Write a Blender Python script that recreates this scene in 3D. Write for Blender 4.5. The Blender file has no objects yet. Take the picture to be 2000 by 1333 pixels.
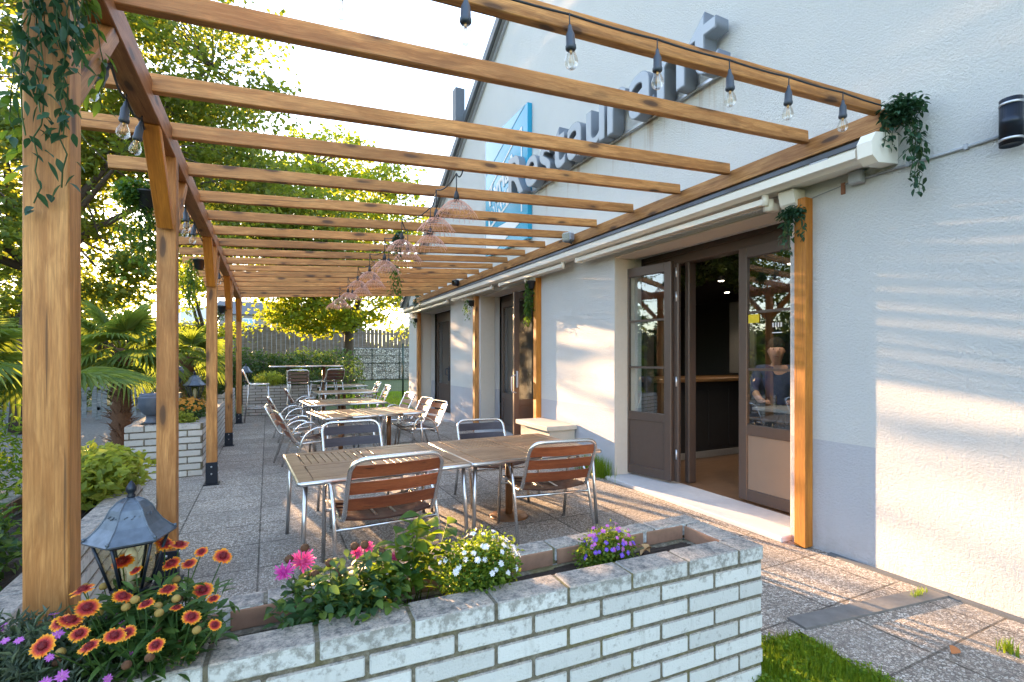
import bpy, bmesh, math, random
import numpy as np
from mathutils import Vector, Matrix, Euler
R = math.radians
random.seed(7)
rng = np.random.default_rng(11)
scene = bpy.context.scene
COL = scene.collection

# ------------------------------------------------------------------ camera
YAW = math.atan(477 / 972)
cam = bpy.data.cameras.new('camera')
cam.lens = 972 / 2000 * 36
cam.sensor_width = 36
cam.shift_y = 0.01675
cam.clip_start = 0.02
cam.clip_end = 900
camo = bpy.data.objects.new('camera', cam)
COL.objects.link(camo)
camo.location = (0, 0, 1.6)
camo.rotation_euler = (R(90), 0, -YAW)
scene.camera = camo

# ------------------------------------------------------------------ light
SUN = Vector((-0.2615, 1.242, 0.190)).normalized()      # towards the sun
elev = math.asin(SUN.z)
world = bpy.data.worlds.new('World')
scene.world = world
world.use_nodes = True
wn = world.node_tree
bg = wn.nodes['Background']
sky = wn.nodes.new('ShaderNodeTexSky')
sky.sky_type = 'NISHITA'
sky.sun_disc = False
sky.sun_elevation = elev
sky.sun_rotation = math.atan2(SUN.x, SUN.y)
sky.altitude = 50
sky.air_density = 1.0
sky.dust_density = 0.4
sky.ozone_density = 1.6
gm = wn.nodes.new('ShaderNodeGamma'); gm.inputs[1].default_value = 0.55      # thin high haze evens the sky out
hs = wn.nodes.new('ShaderNodeHueSaturation'); hs.inputs['Saturation'].default_value = 1.18; hs.inputs['Hue'].default_value = .514; hs.inputs['Value'].default_value = 1.0
wn.links.new(sky.outputs[0], gm.inputs[0]); wn.links.new(gm.outputs[0], hs.inputs['Color']); wn.links.new(hs.outputs[0], bg.inputs[0])
bg.inputs[1].default_value = 0.15
sl = bpy.data.lights.new('sun', 'SUN')
sl.energy = 2.6
sl.angle = R(0.5)
sl.color = (1.0, 0.62, 0.32)
so = bpy.data.objects.new('sun', sl)
COL.objects.link(so)
so.rotation_euler = SUN.to_track_quat('Z', 'Y').to_euler()
scene.view_settings.view_transform = 'Standard'
scene.view_settings.look = 'None'
scene.view_settings.gamma = 1
scene.view_settings.exposure = 3.75
scene.cycles.max_bounces = 8
scene.cycles.transparent_max_bounces = 12
scene.cycles.caustics_reflective = False
scene.cycles.caustics_refractive = False

# ------------------------------------------------------------------ materials
class NT:
    def __init__(s, name):
        s.m = bpy.data.materials.new(name); s.m.use_nodes = True
        s.t = s.m.node_tree; s.n = s.t.nodes; s.b = s.n['Principled BSDF']; s.out = s.n['Material Output']
    def add(s, typ, ins=None, **kw):
        n = s.n.new('ShaderNode' + typ)
        for k, v in kw.items(): setattr(n, k, v)
        for k, v in (ins or {}).items():
            if isinstance(v, bpy.types.NodeSocket): s.t.links.new(v, n.inputs[k])
            else: n.inputs[k].default_value = v
        return n
    def link(s, a, b): s.t.links.new(a, b)
    def set(s, **kw):
        for k, v in kw.items():
            i = s.b.inputs[k.replace('_', ' ')]
            if isinstance(v, bpy.types.NodeSocket): s.link(v, i)
            else: i.default_value = v
    def coord(s, which='Object', scale=(1, 1, 1), rnd=False):
        tc = s.add('TexCoord')
        o = tc.outputs[which]
        if rnd:
            oi = s.add('ObjectInfo')
            ml = s.add('Math', {0: oi.outputs['Random'], 1: 37.0}, operation='MULTIPLY')
            o = s.add('VectorMath', {0: o, 1: ml.outputs[0]}, operation='ADD').outputs[0]
        return s.add('Mapping', {0: o, 'Scale': scale}).outputs[0]
    def noise(s, v, scale, detail=4, rough=.55, out='Fac', dist=0.0):
        return s.add('TexNoise', {'Vector': v, 'Scale': scale, 'Detail': detail, 'Roughness': rough, 'Distortion': dist}).outputs[out]
    def ramp(s, f, stops):
        r = s.add('ValToRGB', {0: f}); e = r.color_ramp.elements
        while len(e) < len(stops): e.new(.5)
        for el, (p, c) in zip(e, stops):
            el.position = p; el.color = (*c, 1) if len(c) == 3 else c
        return r.outputs[0]
    def mix(s, f, a, b, blend='MIX'):
        m = s.add('Mix', data_type='RGBA', blend_type=blend)
        for i, v in ((0, f), (6, a), (7, b)):
            if isinstance(v, bpy.types.NodeSocket): s.link(v, m.inputs[i])
            else: m.inputs[i].default_value = v if i == 0 else (*v, 1)
        return m.outputs[2]
    def bump(s, h, strength=.3, dist=.01):
        s.set(Normal=s.add('Bump', {'Height': h, 'Strength': strength, 'Distance': dist}).outputs[0])

def plain(name, col, rough=.6, metal=0, var=.15, scale=30, bump=0, spec=None):
    t = NT(name); v = t.coord(rnd=True)
    n = t.noise(v, scale, 5)
    c = t.mix(n, tuple(x * (1 - var) for x in col), tuple(min(1, x * (1 + var)) for x in col))
    t.set(Base_Color=c, Roughness=rough, Metallic=metal)
    if bump: t.bump(n, bump, .004)
    return t.m

def wood(name, lo, hi, knots=True, rough=.62):
    t = NT(name)
    warp = t.noise(t.coord(scale=(.9, 2.2, 2.2), rnd=True), 1.5, 3, out='Color')
    vb = t.coord(scale=(1.0, 15, 15), rnd=True)
    v = t.add('VectorMath', {0: vb, 1: t.add('VectorMath', {0: warp, 3: 1.6}, operation='SCALE').outputs[0]}, operation='ADD').outputs[0]
    n1 = t.noise(v, 1.7, 7, .66)
    n2 = t.noise(t.coord(scale=(5, 120, 120), rnd=True), 2.0, 4, .6)
    n3 = t.noise(t.coord(scale=(.9, 2.4, 2.4), rnd=True), 1.6, 4, .6)
    cr = t.noise(t.coord(scale=(.55, 34, 34), rnd=True), 1.9, 2, .4)
    mid = tuple((a + b) / 2 for a, b in zip(lo, hi))
    c = t.ramp(n1, [(.28, tuple(x * .72 for x in lo)), (.42, lo), (.55, mid), (.72, hi)])
    c = t.mix(t.ramp(n2, [(.35, (.55,) * 3), (.62, (0,) * 3)]), c, tuple(x * .6 for x in lo))
    c = t.mix(t.ramp(n3, [(.42, (0,) * 3), (.68, (.55,) * 3)]), c, tuple(x * .55 for x in lo))
    c = t.mix(t.ramp(cr, [(.70, (0,) * 3), (.735, (.8,) * 3)]), c, tuple(x * .22 for x in lo))
    if knots:
        kv = t.add('VectorMath', {0: t.coord(scale=(2.6, 9, 9), rnd=True), 1: t.add('VectorMath', {0: warp, 3: .7}, operation='SCALE').outputs[0]}, operation='ADD').outputs[0]
        vo = t.add('TexVoronoi', {'Vector': kv, 'Scale': 1.0, 'Randomness': 1.0})
        k = t.ramp(vo.outputs['Distance'], [(.0, (1,) * 3), (.15, (.85,) * 3), (.19, (.4,) * 3), (.32, (0,) * 3)])
        k = t.mix(t.ramp(t.add('SeparateColor', {0: vo.outputs['Color']}).outputs[0], [(.45, (1,) * 3), (.5, (0,) * 3)]), (0, 0, 0), k) if False else k
        c = t.mix(k, c, (.07, .028, .010))
    oi = t.add('ObjectInfo')
    hsv = t.add('HueSaturation', {'Color': c, 'Value': t.add('MapRange', {0: oi.outputs['Random'], 3: .80, 4: 1.15}).outputs[0]})
    t.set(Base_Color=hsv.outputs[0], Roughness=rough)
    t.bump(t.add('Math', {0: n2, 1: n1}, operation='ADD').outputs[0], .35, .003)
    return t.m

def leafmat(name, a, b, c=None, trans=.5, rough=.5):
    t = NT(name)
    g = t.add('NewGeometry')
    stops = [(.0, a), (.6, b)] + ([(1.0, c)] if c else [])
    col = t.ramp(g.outputs['Random Per Island'], stops)
    t.set(Base_Color=col, Roughness=rough)
    t.b.inputs['Specular IOR Level'].default_value = .35
    tr = t.add('BsdfTranslucent', {'Color': t.mix(.6, col, tuple(min(1, x * y * 1.6) for x, y in zip(c or b, (1.12, 1.12, .5))))})
    mx = t.add('MixShader', {0: trans, 1: t.b.outputs[0], 2: tr.outputs[0]})
    t.link(mx.outputs[0], t.out.inputs[0])
    return t.m

M = {}
M['timber'] = wood('larch_timber', (.42, .17, .042), (.76, .38, .125))
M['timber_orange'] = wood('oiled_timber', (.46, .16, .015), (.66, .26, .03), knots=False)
M['timber_shade'] = wood('shaded_timber', (.38, .145, .045), (.66, .30, .11))  # darker copy of the larch; the beam's shade is put into its colour
M['teak_top'] = wood('weathered_teak', (.30, .165, .085), (.58, .38, .22), knots=False, rough=.38)
M['slat_red'] = wood('stained_slat', (.26, .062, .02), (.42, .125, .04), knots=False, rough=.4)
M['slat_dark'] = wood('dark_slat', (.08, .03, .018), (.17, .07, .04), knots=False, rough=.4)
M['slat_shaded'] = wood('shaded_slat', (.045, .035, .045), (.075, .06, .075), knots=False, rough=.4)  # stained slat again; shade and sky reflection put into its grey
M['alu'] = plain('brushed_aluminium', (.72, .71, .70), .22, 1, .08, 60)
M['alu_edge'] = plain('table_edge_aluminium', (.66, .66, .66), .28, 1, .08, 40)
M['bronze'] = plain('brown_column', (.22, .10, .04), .4, .2, .25, 8)
M['bracket'] = plain('anthracite_steel', (.025, .03, .042), .45, .6)
M['galv'] = plain('zinc_bolt', (.55, .56, .58), .35, .9)
M['awn'] = plain('cream_lacquer', (.82, .78, .70), .35, 0, .05, 12)
M['awn_dark'] = plain('awning_seam', (.05, .055, .06), .5)
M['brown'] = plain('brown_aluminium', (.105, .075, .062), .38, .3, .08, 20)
M['brown_lit'] = plain('sunlit_brown_panel', (.25, .185, .14), .42, .2, .06, 6)  # paler copy of the door brown; sunlight on the panel put into its colour
M['grey_letter'] = plain('grey_sign_metal', (.21, .24, .29), .42, .25, .05, 10)
M['grey_letter_face'] = plain('grey_sign_face', (.36, .39, .44), .45, .1, .05, 10)
M['black_rubber'] = plain('black_rubber', (.02, .024, .03), .5)
M['blue_rubber'] = plain('slate_plastic', (.045, .06, .085), .45)
M['steel_grey'] = plain('grey_plastic', (.34, .36, .40), .5)
M['lamp_metal'] = plain('brushed_black_metal', (.10, .125, .16), .36, .4, .6, 25, .2)
M['dark_blue'] = plain('blue_black_metal', (.02, .028, .045), .35, .5)
M['verge'] = plain('slate_verge', (.10, .115, .135), .55)
M['verge_light'] = plain('zinc_flashing', (.4, .42, .45), .45, .4)
M['slate_roof'] = plain('slate_roof', (.06, .065, .075), .6)
M['sill'] = plain('white_concrete', (.52, .53, .55), .8, 0, .12, 14, .15)
M['rattan'] = plain('rattan_fibre', (.80, .46, .35), .7, 0, .25, 60)
M['soil'] = plain('soil', (.035, .024, .018), .95, 0, .7, 60, .9)
M['bark'] = plain('bark', (.075, .055, .042), .9, 0, .5, 25, .9)
M['palm_bark'] = plain('palm_fibre', (.13, .065, .035), .95, 0, .5, 40, .8)
M['int_dark'] = plain('dark_interior', (.022, .020, .020), .7)
M['int_wall'] = plain('dark_wall_paint', (.075, .065, .06), .8)
M['counter_top'] = wood('counter_oak', (.20, .10, .04), (.42, .23, .10), knots=False, rough=.3)
M['plaster_box'] = plain('beige_stone', (.50, .45, .38), .8, 0, .1, 12, .15)
M['fence_grey'] = wood('weathered_fence', (.13, .10, .08), (.26, .21, .17), knots=False)
M['fence_white'] = wood('pale_pickets', (.22, .25, .27), (.42, .45, .47), knots=False)
M['vase'] = plain('slate_blue_glaze', (.09, .11, .15), .45, 0, .35, 18)
M['green_metal'] = plain('green_wire', (.02, .05, .035), .5, .3)
M['white_board'] = plain('white_board', (.62, .64, .66), .5)
M['skin'] = plain('skin', (.45, .24, .17), .5, 0, .1)
M['hair'] = plain('dark_hair', (.012, .008, .006), .9)
M['shirt'] = plain('navy_shirt', (.035, .04, .10), .8)
M['yellow'] = plain('yellow_sticker', (.75, .55, .02), .5, 0, .05)
M['white_paint'] = plain('white_paint', (.75, .76, .78), .5, 0, .05)
M['dead_leaf'] = plain('dead_leaf', (.42, .15, .05), .7)
M['leaf_dry'] = plain('dry_leaf_tan', (.45, .28, .13), .8)

def stucco():
    t = NT('stucco_wall'); v = t.coord()
    n = t.noise(v, 62, 3, .5); n2 = t.noise(v, 190, 3, .6); big = t.noise(v, 1.2, 4)
    tc = t.add('TexCoord'); sp = t.add('SeparateXYZ', {0: tc.outputs['Object']})
    dado = t.add('Math', {0: sp.outputs['Z'], 1: .92}, operation='LESS_THAN').outputs[0]
    yy = t.add('Math', {0: sp.outputs['Y'], 1: 2.17}, operation='GREATER_THAN').outputs[0]  # dado left out past the shadow edge; sunlight washing it out is painted in
    dd = t.add('Math', {0: dado, 1: yy}, operation='MULTIPLY').outputs[0]
    c = t.mix(big, (.74, .74, .735), (.82, .815, .80))
    c = t.mix(dd, c, (.64, .64, .685))
    rv = t.coord(scale=(1, 1, .12))
    st = t.ramp(t.noise(rv, 5, 5, .6), [(.62, (0,) * 3), (.8, (.16,) * 3)])
    c = t.mix(st, c, (.45, .43, .38))
    zf = t.add('MapRange', {0: sp.outputs['Z'], 1: .0, 2: .28, 3: .34, 4: 0.0}).outputs[0]
    foot = t.add('Math', {0: zf, 1: t.add('MapRange', {0: t.noise(v, 11, 5, .7), 1: .35, 2: .7}).outputs[0]}, operation='MULTIPLY').outputs[0]
    c = t.mix(foot, c, (.30, .26, .20))
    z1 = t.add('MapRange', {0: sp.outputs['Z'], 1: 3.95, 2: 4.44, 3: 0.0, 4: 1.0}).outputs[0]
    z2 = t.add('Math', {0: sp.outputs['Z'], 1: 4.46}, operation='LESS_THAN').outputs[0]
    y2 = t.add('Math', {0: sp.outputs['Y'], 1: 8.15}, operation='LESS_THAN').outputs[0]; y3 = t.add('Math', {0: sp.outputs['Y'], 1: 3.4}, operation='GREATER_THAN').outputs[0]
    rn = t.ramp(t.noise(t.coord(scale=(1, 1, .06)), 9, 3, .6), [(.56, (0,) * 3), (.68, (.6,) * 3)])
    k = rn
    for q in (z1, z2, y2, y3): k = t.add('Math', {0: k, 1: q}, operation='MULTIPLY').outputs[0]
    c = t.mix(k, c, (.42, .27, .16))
    t.set(Base_Color=c, Roughness=.92)
    h = t.add('Math', {0: n, 1: n2}, operation='ADD').outputs[0]
    t.bump(h, 1.0, .020)
    return t.m
M['stucco'] = stucco()
def smooth_render():
    t = NT('smooth_reveal'); v = t.coord()
    n = t.noise(v, 20, 4)
    t.set(Base_Color=t.mix(n, (.55, .50, .44), (.62, .57, .50)), Roughness=.85); t.bump(n, .2, .004)
    return t.m
M['reveal'] = smooth_render()

def pebble():
    t = NT('exposed_aggregate'); v = t.coord()
    vo = t.add('TexVoronoi', {'Vector': v, 'Scale': 72.0})
    v2 = t.add('TexVoronoi', {'Vector': v, 'Scale': 72.0}, feature='DISTANCE_TO_EDGE')
    bw = t.add('SeparateColor', {0: vo.outputs['Color']}).outputs[0]
    c = t.ramp(bw, [(.0, (.19, .155, .13)), (.3, (.42, .35, .29)), (.65, (.62, .54, .45)), (1., (.82, .76, .68))])
    e = t.ramp(v2.outputs['Distance'], [(.02, (0,) * 3), (.14, (1,) * 3)])
    c = t.mix(e, (.17, .145, .12), c)
    big = t.noise(v, 1.6, 5)
    c = t.mix(t.ramp(big, [(.40, (0,) * 3), (.66, (.5,) * 3)]), c, (.24, .215, .19))
    # joints between slabs
    br = t.add('TexBrick', {'Vector': v, 'Scale': 1.0, 'Mortar Size': .008, 'Brick Width': .66, 'Row Height': .57, 'Mortar Smooth': .25}, offset=0.0, squash=1.0)
    jv = t.add('Mapping', {0: v, 'Location': (.725, .30, 0)}).outputs[0]
    t.link(jv, br.inputs['Vector'])
    cell = t.add('TexWhiteNoise', {'Vector': t.add('VectorMath', {0: t.add('VectorMath', {0: jv, 1: (.66, .57, 50)}, operation='DIVIDE').outputs[0]}, operation='FLOOR').outputs[0]}).outputs[0]
    c = t.add('HueSaturation', {'Color': c, 'Value': t.add('MapRange', {0: cell, 3: .86, 4: 1.12}).outputs[0]}).outputs[0]
    jb_ = t.noise(v, 9, 4, .7)
    jf = t.add('Math', {0: br.outputs['Fac'], 1: t.add('MapRange', {0: jb_, 1: .3, 2: .6, 3: .35, 4: 1.0}).outputs[0]}, operation='MULTIPLY').outputs[0]
    jn = t.mix(jf, c, (.085, .07, .055))
    t.set(Base_Color=jn, Roughness=.85)
    h = t.add('Math', {0: e, 1: br.outputs['Fac']}, operation='SUBTRACT').outputs[0]
    t.bump(h, .7, .006)
    return t.m
M['pebble'] = pebble()

def grass_ground():
    t = NT('lawn'); v = t.coord()
    n = t.noise(v, 30, 5); b = t.noise(v, .8, 4)
    c = t.mix(n, (.045, .075, .02), (.11, .15, .04)); c = t.mix(b, c, (.10, .11, .04))
    t.set(Base_Color=c, Roughness=.95); t.bump(n, .8, .03)
    return t.m
M['lawn'] = grass_ground()

def white_brick(name, base=(.62, .63, .62), dirt=1.0, ztop=.68):
    t = NT(name); v = t.coord()
    n = t.noise(v, 26, 6, .7); n2 = t.noise(v, 6, 5, .6); n3 = t.noise(v, 120, 3, .6)
    g = t.add('NewGeometry')
    tone = t.add('MapRange', {0: g.outputs['Random Per Island'], 3: .88, 4: 1.08}).outputs[0]
    c = t.mix(n2, tuple(x * .92 for x in base), base)
    c = t.add('HueSaturation', {'Color': c, 'Value': tone}).outputs[0]
    sp = t.add('SeparateXYZ', {0: g.outputs['Normal']})
    up = t.ramp(sp.outputs['Z'], [(.3, (0,) * 3), (.8, (1,) * 3)])
    tc = t.add('SeparateXYZ', {0: v})
    top = t.add('MapRange', {0: tc.outputs['Z'], 1: ztop - .16, 2: ztop + .02, 3: .0, 4: .20}).outputs[0]
    nn = t.add('Math', {0: n, 1: top}, operation='ADD').outputs[0]
    spots = t.ramp(nn, [(.57, (0,) * 3), (.72, (.7 * dirt,) * 3)])
    c = t.mix(spots, c, (.15, .14, .12))
    drip = t.noise(t.coord(scale=(1, 1, .15)), 24, 4, .6); c = t.mix(t.ramp(drip, [(.58, (0,) * 3), (.75, (.30 * dirt,) * 3)]), c, (.20, .19, .165))
    coping = t.ramp(n, [(.34, (.10, .095, .09)), (.48, (.30, .27, .24)), (.66, (.48, .41, .34))])
    coping = t.mix(t.ramp(n3, [(.50, (0,) * 3), (.62, (.65,) * 3)]), coping, (.12, .11, .10))
    c = t.mix(up, c, coping)
    t.set(Base_Color=c, Roughness=.85)
    t.bump(t.add('Math', {0: n, 1: n3}, operation='ADD').outputs[0], .45, .006)
    return t.m
M['brick'] = white_brick('painted_brick')
M['brick_far'] = white_brick('painted_brick_cream', (.62, .60, .56), .6, .8)
def mortar():
    t = NT('mossy_mortar'); v = t.coord(); n = t.noise(v, 45, 6, .7); m = t.noise(v, 5, 3)
    c = t.ramp(n, [(.3, (.07, .062, .045)), (.55, (.18, .16, .12)), (.75, (.38, .35, .29))])
    c = t.mix(t.ramp(m, [(.5, (0,) * 3), (.65, (.5,) * 3)]), c, (.16, .14, .03))
    t.set(Base_Color=c, Roughness=.95); t.bump(n, .8, .01)
    return t.m
M['mortar'] = mortar()
M['terracotta'] = plain('raw_brick', (.30, .17, .11), .85, 0, .45, 14, .4)

def gabion_mat():
    t = NT('gabion_stones'); v = t.coord(scale=(1, 1, 1))
    vo = t.add('TexVoronoi', {'Vector': v, 'Scale': 7.0})
    ed = t.add('TexVoronoi', {'Vector': v, 'Scale': 7.0}, feature='DISTANCE_TO_EDGE')
    bw = t.add('SeparateColor', {0: vo.outputs['Color']}).outputs[0]
    c = t.ramp(bw, [(0, (.30, .28, .26)), (.5, (.48, .46, .43)), (1, (.68, .66, .63))])
    c = t.mix(t.ramp(ed.outputs['Distance'], [(.02, (0,) * 3), (.12, (1,) * 3)]), (.06, .055, .05), c)
    t.set(Base_Color=c, Roughness=.9); t.bump(ed.outputs['Distance'], 1, .1)
    return t.m
M['gabion'] = gabion_mat()

def glass(name, ior=1.9, tint=(.75, .8, .8)):
    t = NT(name)
    f = t.add('Fresnel', {'IOR': ior})
    tr = t.add('BsdfTransparent', {'Color': (*tint, 1)})
    gl = t.add('BsdfGlossy', {'Roughness': 0.015, 'Color': (.95, .97, 1, 1)})
    ge = t.add('NewGeometry'); fr = t.add('Math', {0: 1.0, 1: ge.outputs['Backfacing']}, operation='SUBTRACT'); ff = t.add('Math', {0: f.outputs[0], 1: fr.outputs[0]}, operation='MULTIPLY')
    mx = t.add('MixShader', {0: ff.outputs[0], 1: tr.outputs[0], 2: gl.outputs[0]})
    t.link(mx.outputs[0], t.out.inputs[0]); t.n.remove(t.b)
    return t.m
M['pane'] = glass('window_pane', 2.5, (.92, .95, .95))
t = NT('bulb_glass'); f = t.add('Fresnel', {'IOR': 1.6}); fc = t.add('Math', {0: f.outputs[0], 1: .5}, operation='MINIMUM')
tr = t.add('BsdfTransparent', {'Color': (.97, .96, .93, 1)}); gl = t.add('BsdfGlossy', {'Roughness': .03}); mx = t.add('MixShader', {0: fc.outputs[0], 1: tr.outputs[0], 2: gl.outputs[0]})
t.link(mx.outputs[0], t.out.inputs[0]); t.n.remove(t.b); M['bulb_glass'] = t.m
M['lantern_glass'] = glass('lantern_glass', 1.6, (.85, .80, .62))

def warm(name, col, s):
    t = NT(name); t.set(Base_Color=(*col, 1), Emission_Color=(*col, 1), Emission_Strength=s); return t.m
M['downlight'] = warm('downlight_lens', (1, .85, .62), 2.5)
M['filament'] = plain('filament', (.75, .45, .15), .4, .6)

def cyan_panel():
    t = NT('cyan_sign_panel'); v = t.coord()
    n = t.noise(v, 2, 2)
    t.set(Base_Color=t.mix(n, (.008, .25, .44), (.02, .33, .53)), Roughness=.18)
    return t.m
M['cyan'] = cyan_panel()
M['pale_cyan'] = plain('pale_blue_print', (.20, .42, .58), .25, 0, .05)

def flower_mat(name, stops, metric=.05):
    t = NT(name)
    tc = t.add('TexCoord')
    ln = t.add('VectorMath', {0: tc.outputs['Object']}, operation='LENGTH').outputs['Value']
    f = t.add('Math', {0: ln, 1: 1 / metric}, operation='MULTIPLY').outputs[0]
    n = t.noise(tc.outputs['Object'], 160, 2)
    f = t.add('Math', {0: f, 1: t.add('MapRange', {0: n, 3: -.1, 4: .1}).outputs[0]}, operation='ADD').outputs[0]
    c = t.ramp(f, stops)
    t.set(Base_Color=c, Roughness=.6)
    tr = t.add('BsdfTranslucent', {'Color': c})
    mx = t.add('MixShader', {0: .3, 1: t.b.outputs[0], 2: tr.outputs[0]})
    t.link(mx.outputs[0], t.out.inputs[0])
    return t.m
M['gaillardia'] = flower_mat('red_and_yellow_petal', [(.0, (.09, .01, .012)), (.36, (.20, .010, .02)), (.58, (.52, .03, .025)), (.74, (.80, .16, .01)), (.92, (.90, .42, .015))], .034)
M['monarda'] = flower_mat('pink_petal', [(.0, (.22, .01, .06)), (.4, (.7, .05, .22)), (1, (.85, .12, .38))], .035)
M['monarda2'] = flower_mat('magenta_petal', [(.0, (.2, .0, .12)), (.4, (.6, .03, .33)), (1, (.75, .1, .5))], .035)
M['phlox'] = flower_mat('white_petal', [(.0, (.7, .7, .45)), (.25, (.78, .80, .86)), (1, (.86, .88, .92))], .012)
M['violet'] = flower_mat('violet_petal', [(.0, (.5, .4, .6)), (.3, (.22, .10, .62)), (1, (.20, .09, .65))], .010)
M['purple'] = flower_mat('mauve_petal', [(.0, (.6, .3, .5)), (.3, (.55, .15, .55)), (1, (.5, .14, .6))], .012)
M['orange_petal'] = flower_mat('orange_petal', [(.0, (.5, .2, .02)), (1, (.8, .40, .03))], .02)
M['seed'] = plain('seed_head', (.10, .045, .02), .9, 0, .6, 90, .6)
M['bud'] = plain('yellow_bud', (.30, .20, .05), .8, 0, .4, 90, .4)

M['lf_oak'] = leafmat('tree_leaf', (.04, .085, .016), (.10, .155, .028), (.20, .22, .03), .55)
M['lf_yel'] = leafmat('maple_leaf', (.07, .14, .015), (.15, .22, .02), (.28, .30, .03), .6)
M['lf_far'] = leafmat('far_leaf', (.025, .055, .014), (.06, .10, .022), (.12, .15, .03), .45)
M['lf_hedge'] = leafmat('hedge_leaf', (.02, .055, .014), (.045, .10, .025), (.09, .14, .03), .35)
M['lf_conifer'] = leafmat('conifer_leaf', (.010, .028, .012), (.022, .05, .018), (.04, .075, .022), .25)
M['lf_palm'] = leafmat('palm_leaf', (.07, .13, .03), (.13, .20, .045), (.22, .27, .05), .5)
M['lf_ivy'] = leafmat('ivy_leaf', (.012, .045, .028), (.025, .075, .042), (.05, .12, .06), .25)
M['lf_ivy2'] = leafmat('bright_ivy_leaf', (.02, .07, .02), (.04, .12, .03), (.14, .22, .03), .45)
M['lf_mon'] = leafmat('bergamot_leaf', (.02, .065, .03), (.045, .11, .035), (.14, .21, .03), .4)
M['lf_bas'] = leafmat('big_green_leaf', (.03, .085, .02), (.07, .15, .02), (.20, .26, .02), .5)
M['lf_gail'] = leafmat('gaillardia_leaf', (.03, .08, .022), (.055, .12, .03), (.10, .17, .035), .35)
M['lf_lav'] = leafmat('lavender_leaf', (.045, .075, .05), (.09, .13, .09), (.14, .18, .11), .25)
M['lf_phlox'] = leafmat('phlox_leaf', (.04, .10, .015), (.09, .17, .02), (.20, .27, .03), .45)
M['lf_sage'] = leafmat('sage_leaf', (.12, .19, .03), (.26, .32, .05), (.42, .42, .08), .5)
M['lf_grass'] = leafmat('grass_blade', (.05, .13, .012), (.12, .24, .02), (.28, .36, .03), .5)
M['lf_dark_in'] = leafmat('indoor_leaf', (.04, .075, .02), (.07, .12, .03), (.12, .16, .04), .1)

# ------------------------------------------------------------------ object helpers
def tag(o, label=None, cat=None, group=None, kind=None):
    if label: o['label'] = label
    if cat: o['category'] = cat
    if group: o['group'] = group
    if kind: o['kind'] = kind
    return o

def empty(name, loc=(0, 0, 0), label=None, cat=None, group=None, rz=0):
    o = bpy.data.objects.new(name, None); COL.objects.link(o)
    o.empty_display_size = .1
    o.location = loc; o.rotation_euler = (0, 0, rz)
    return tag(o, label, cat, group)

def link_mesh(name, me, mat, parent=None, loc=None, rot=None):
    o = bpy.data.objects.new(name, me); COL.objects.link(o)
    if mat and not me.materials: me.materials.append(mat)
    if parent: o.parent = parent
    if loc is not None: o.location = loc
    if rot is not None: o.rotation_euler = rot
    return o

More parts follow.
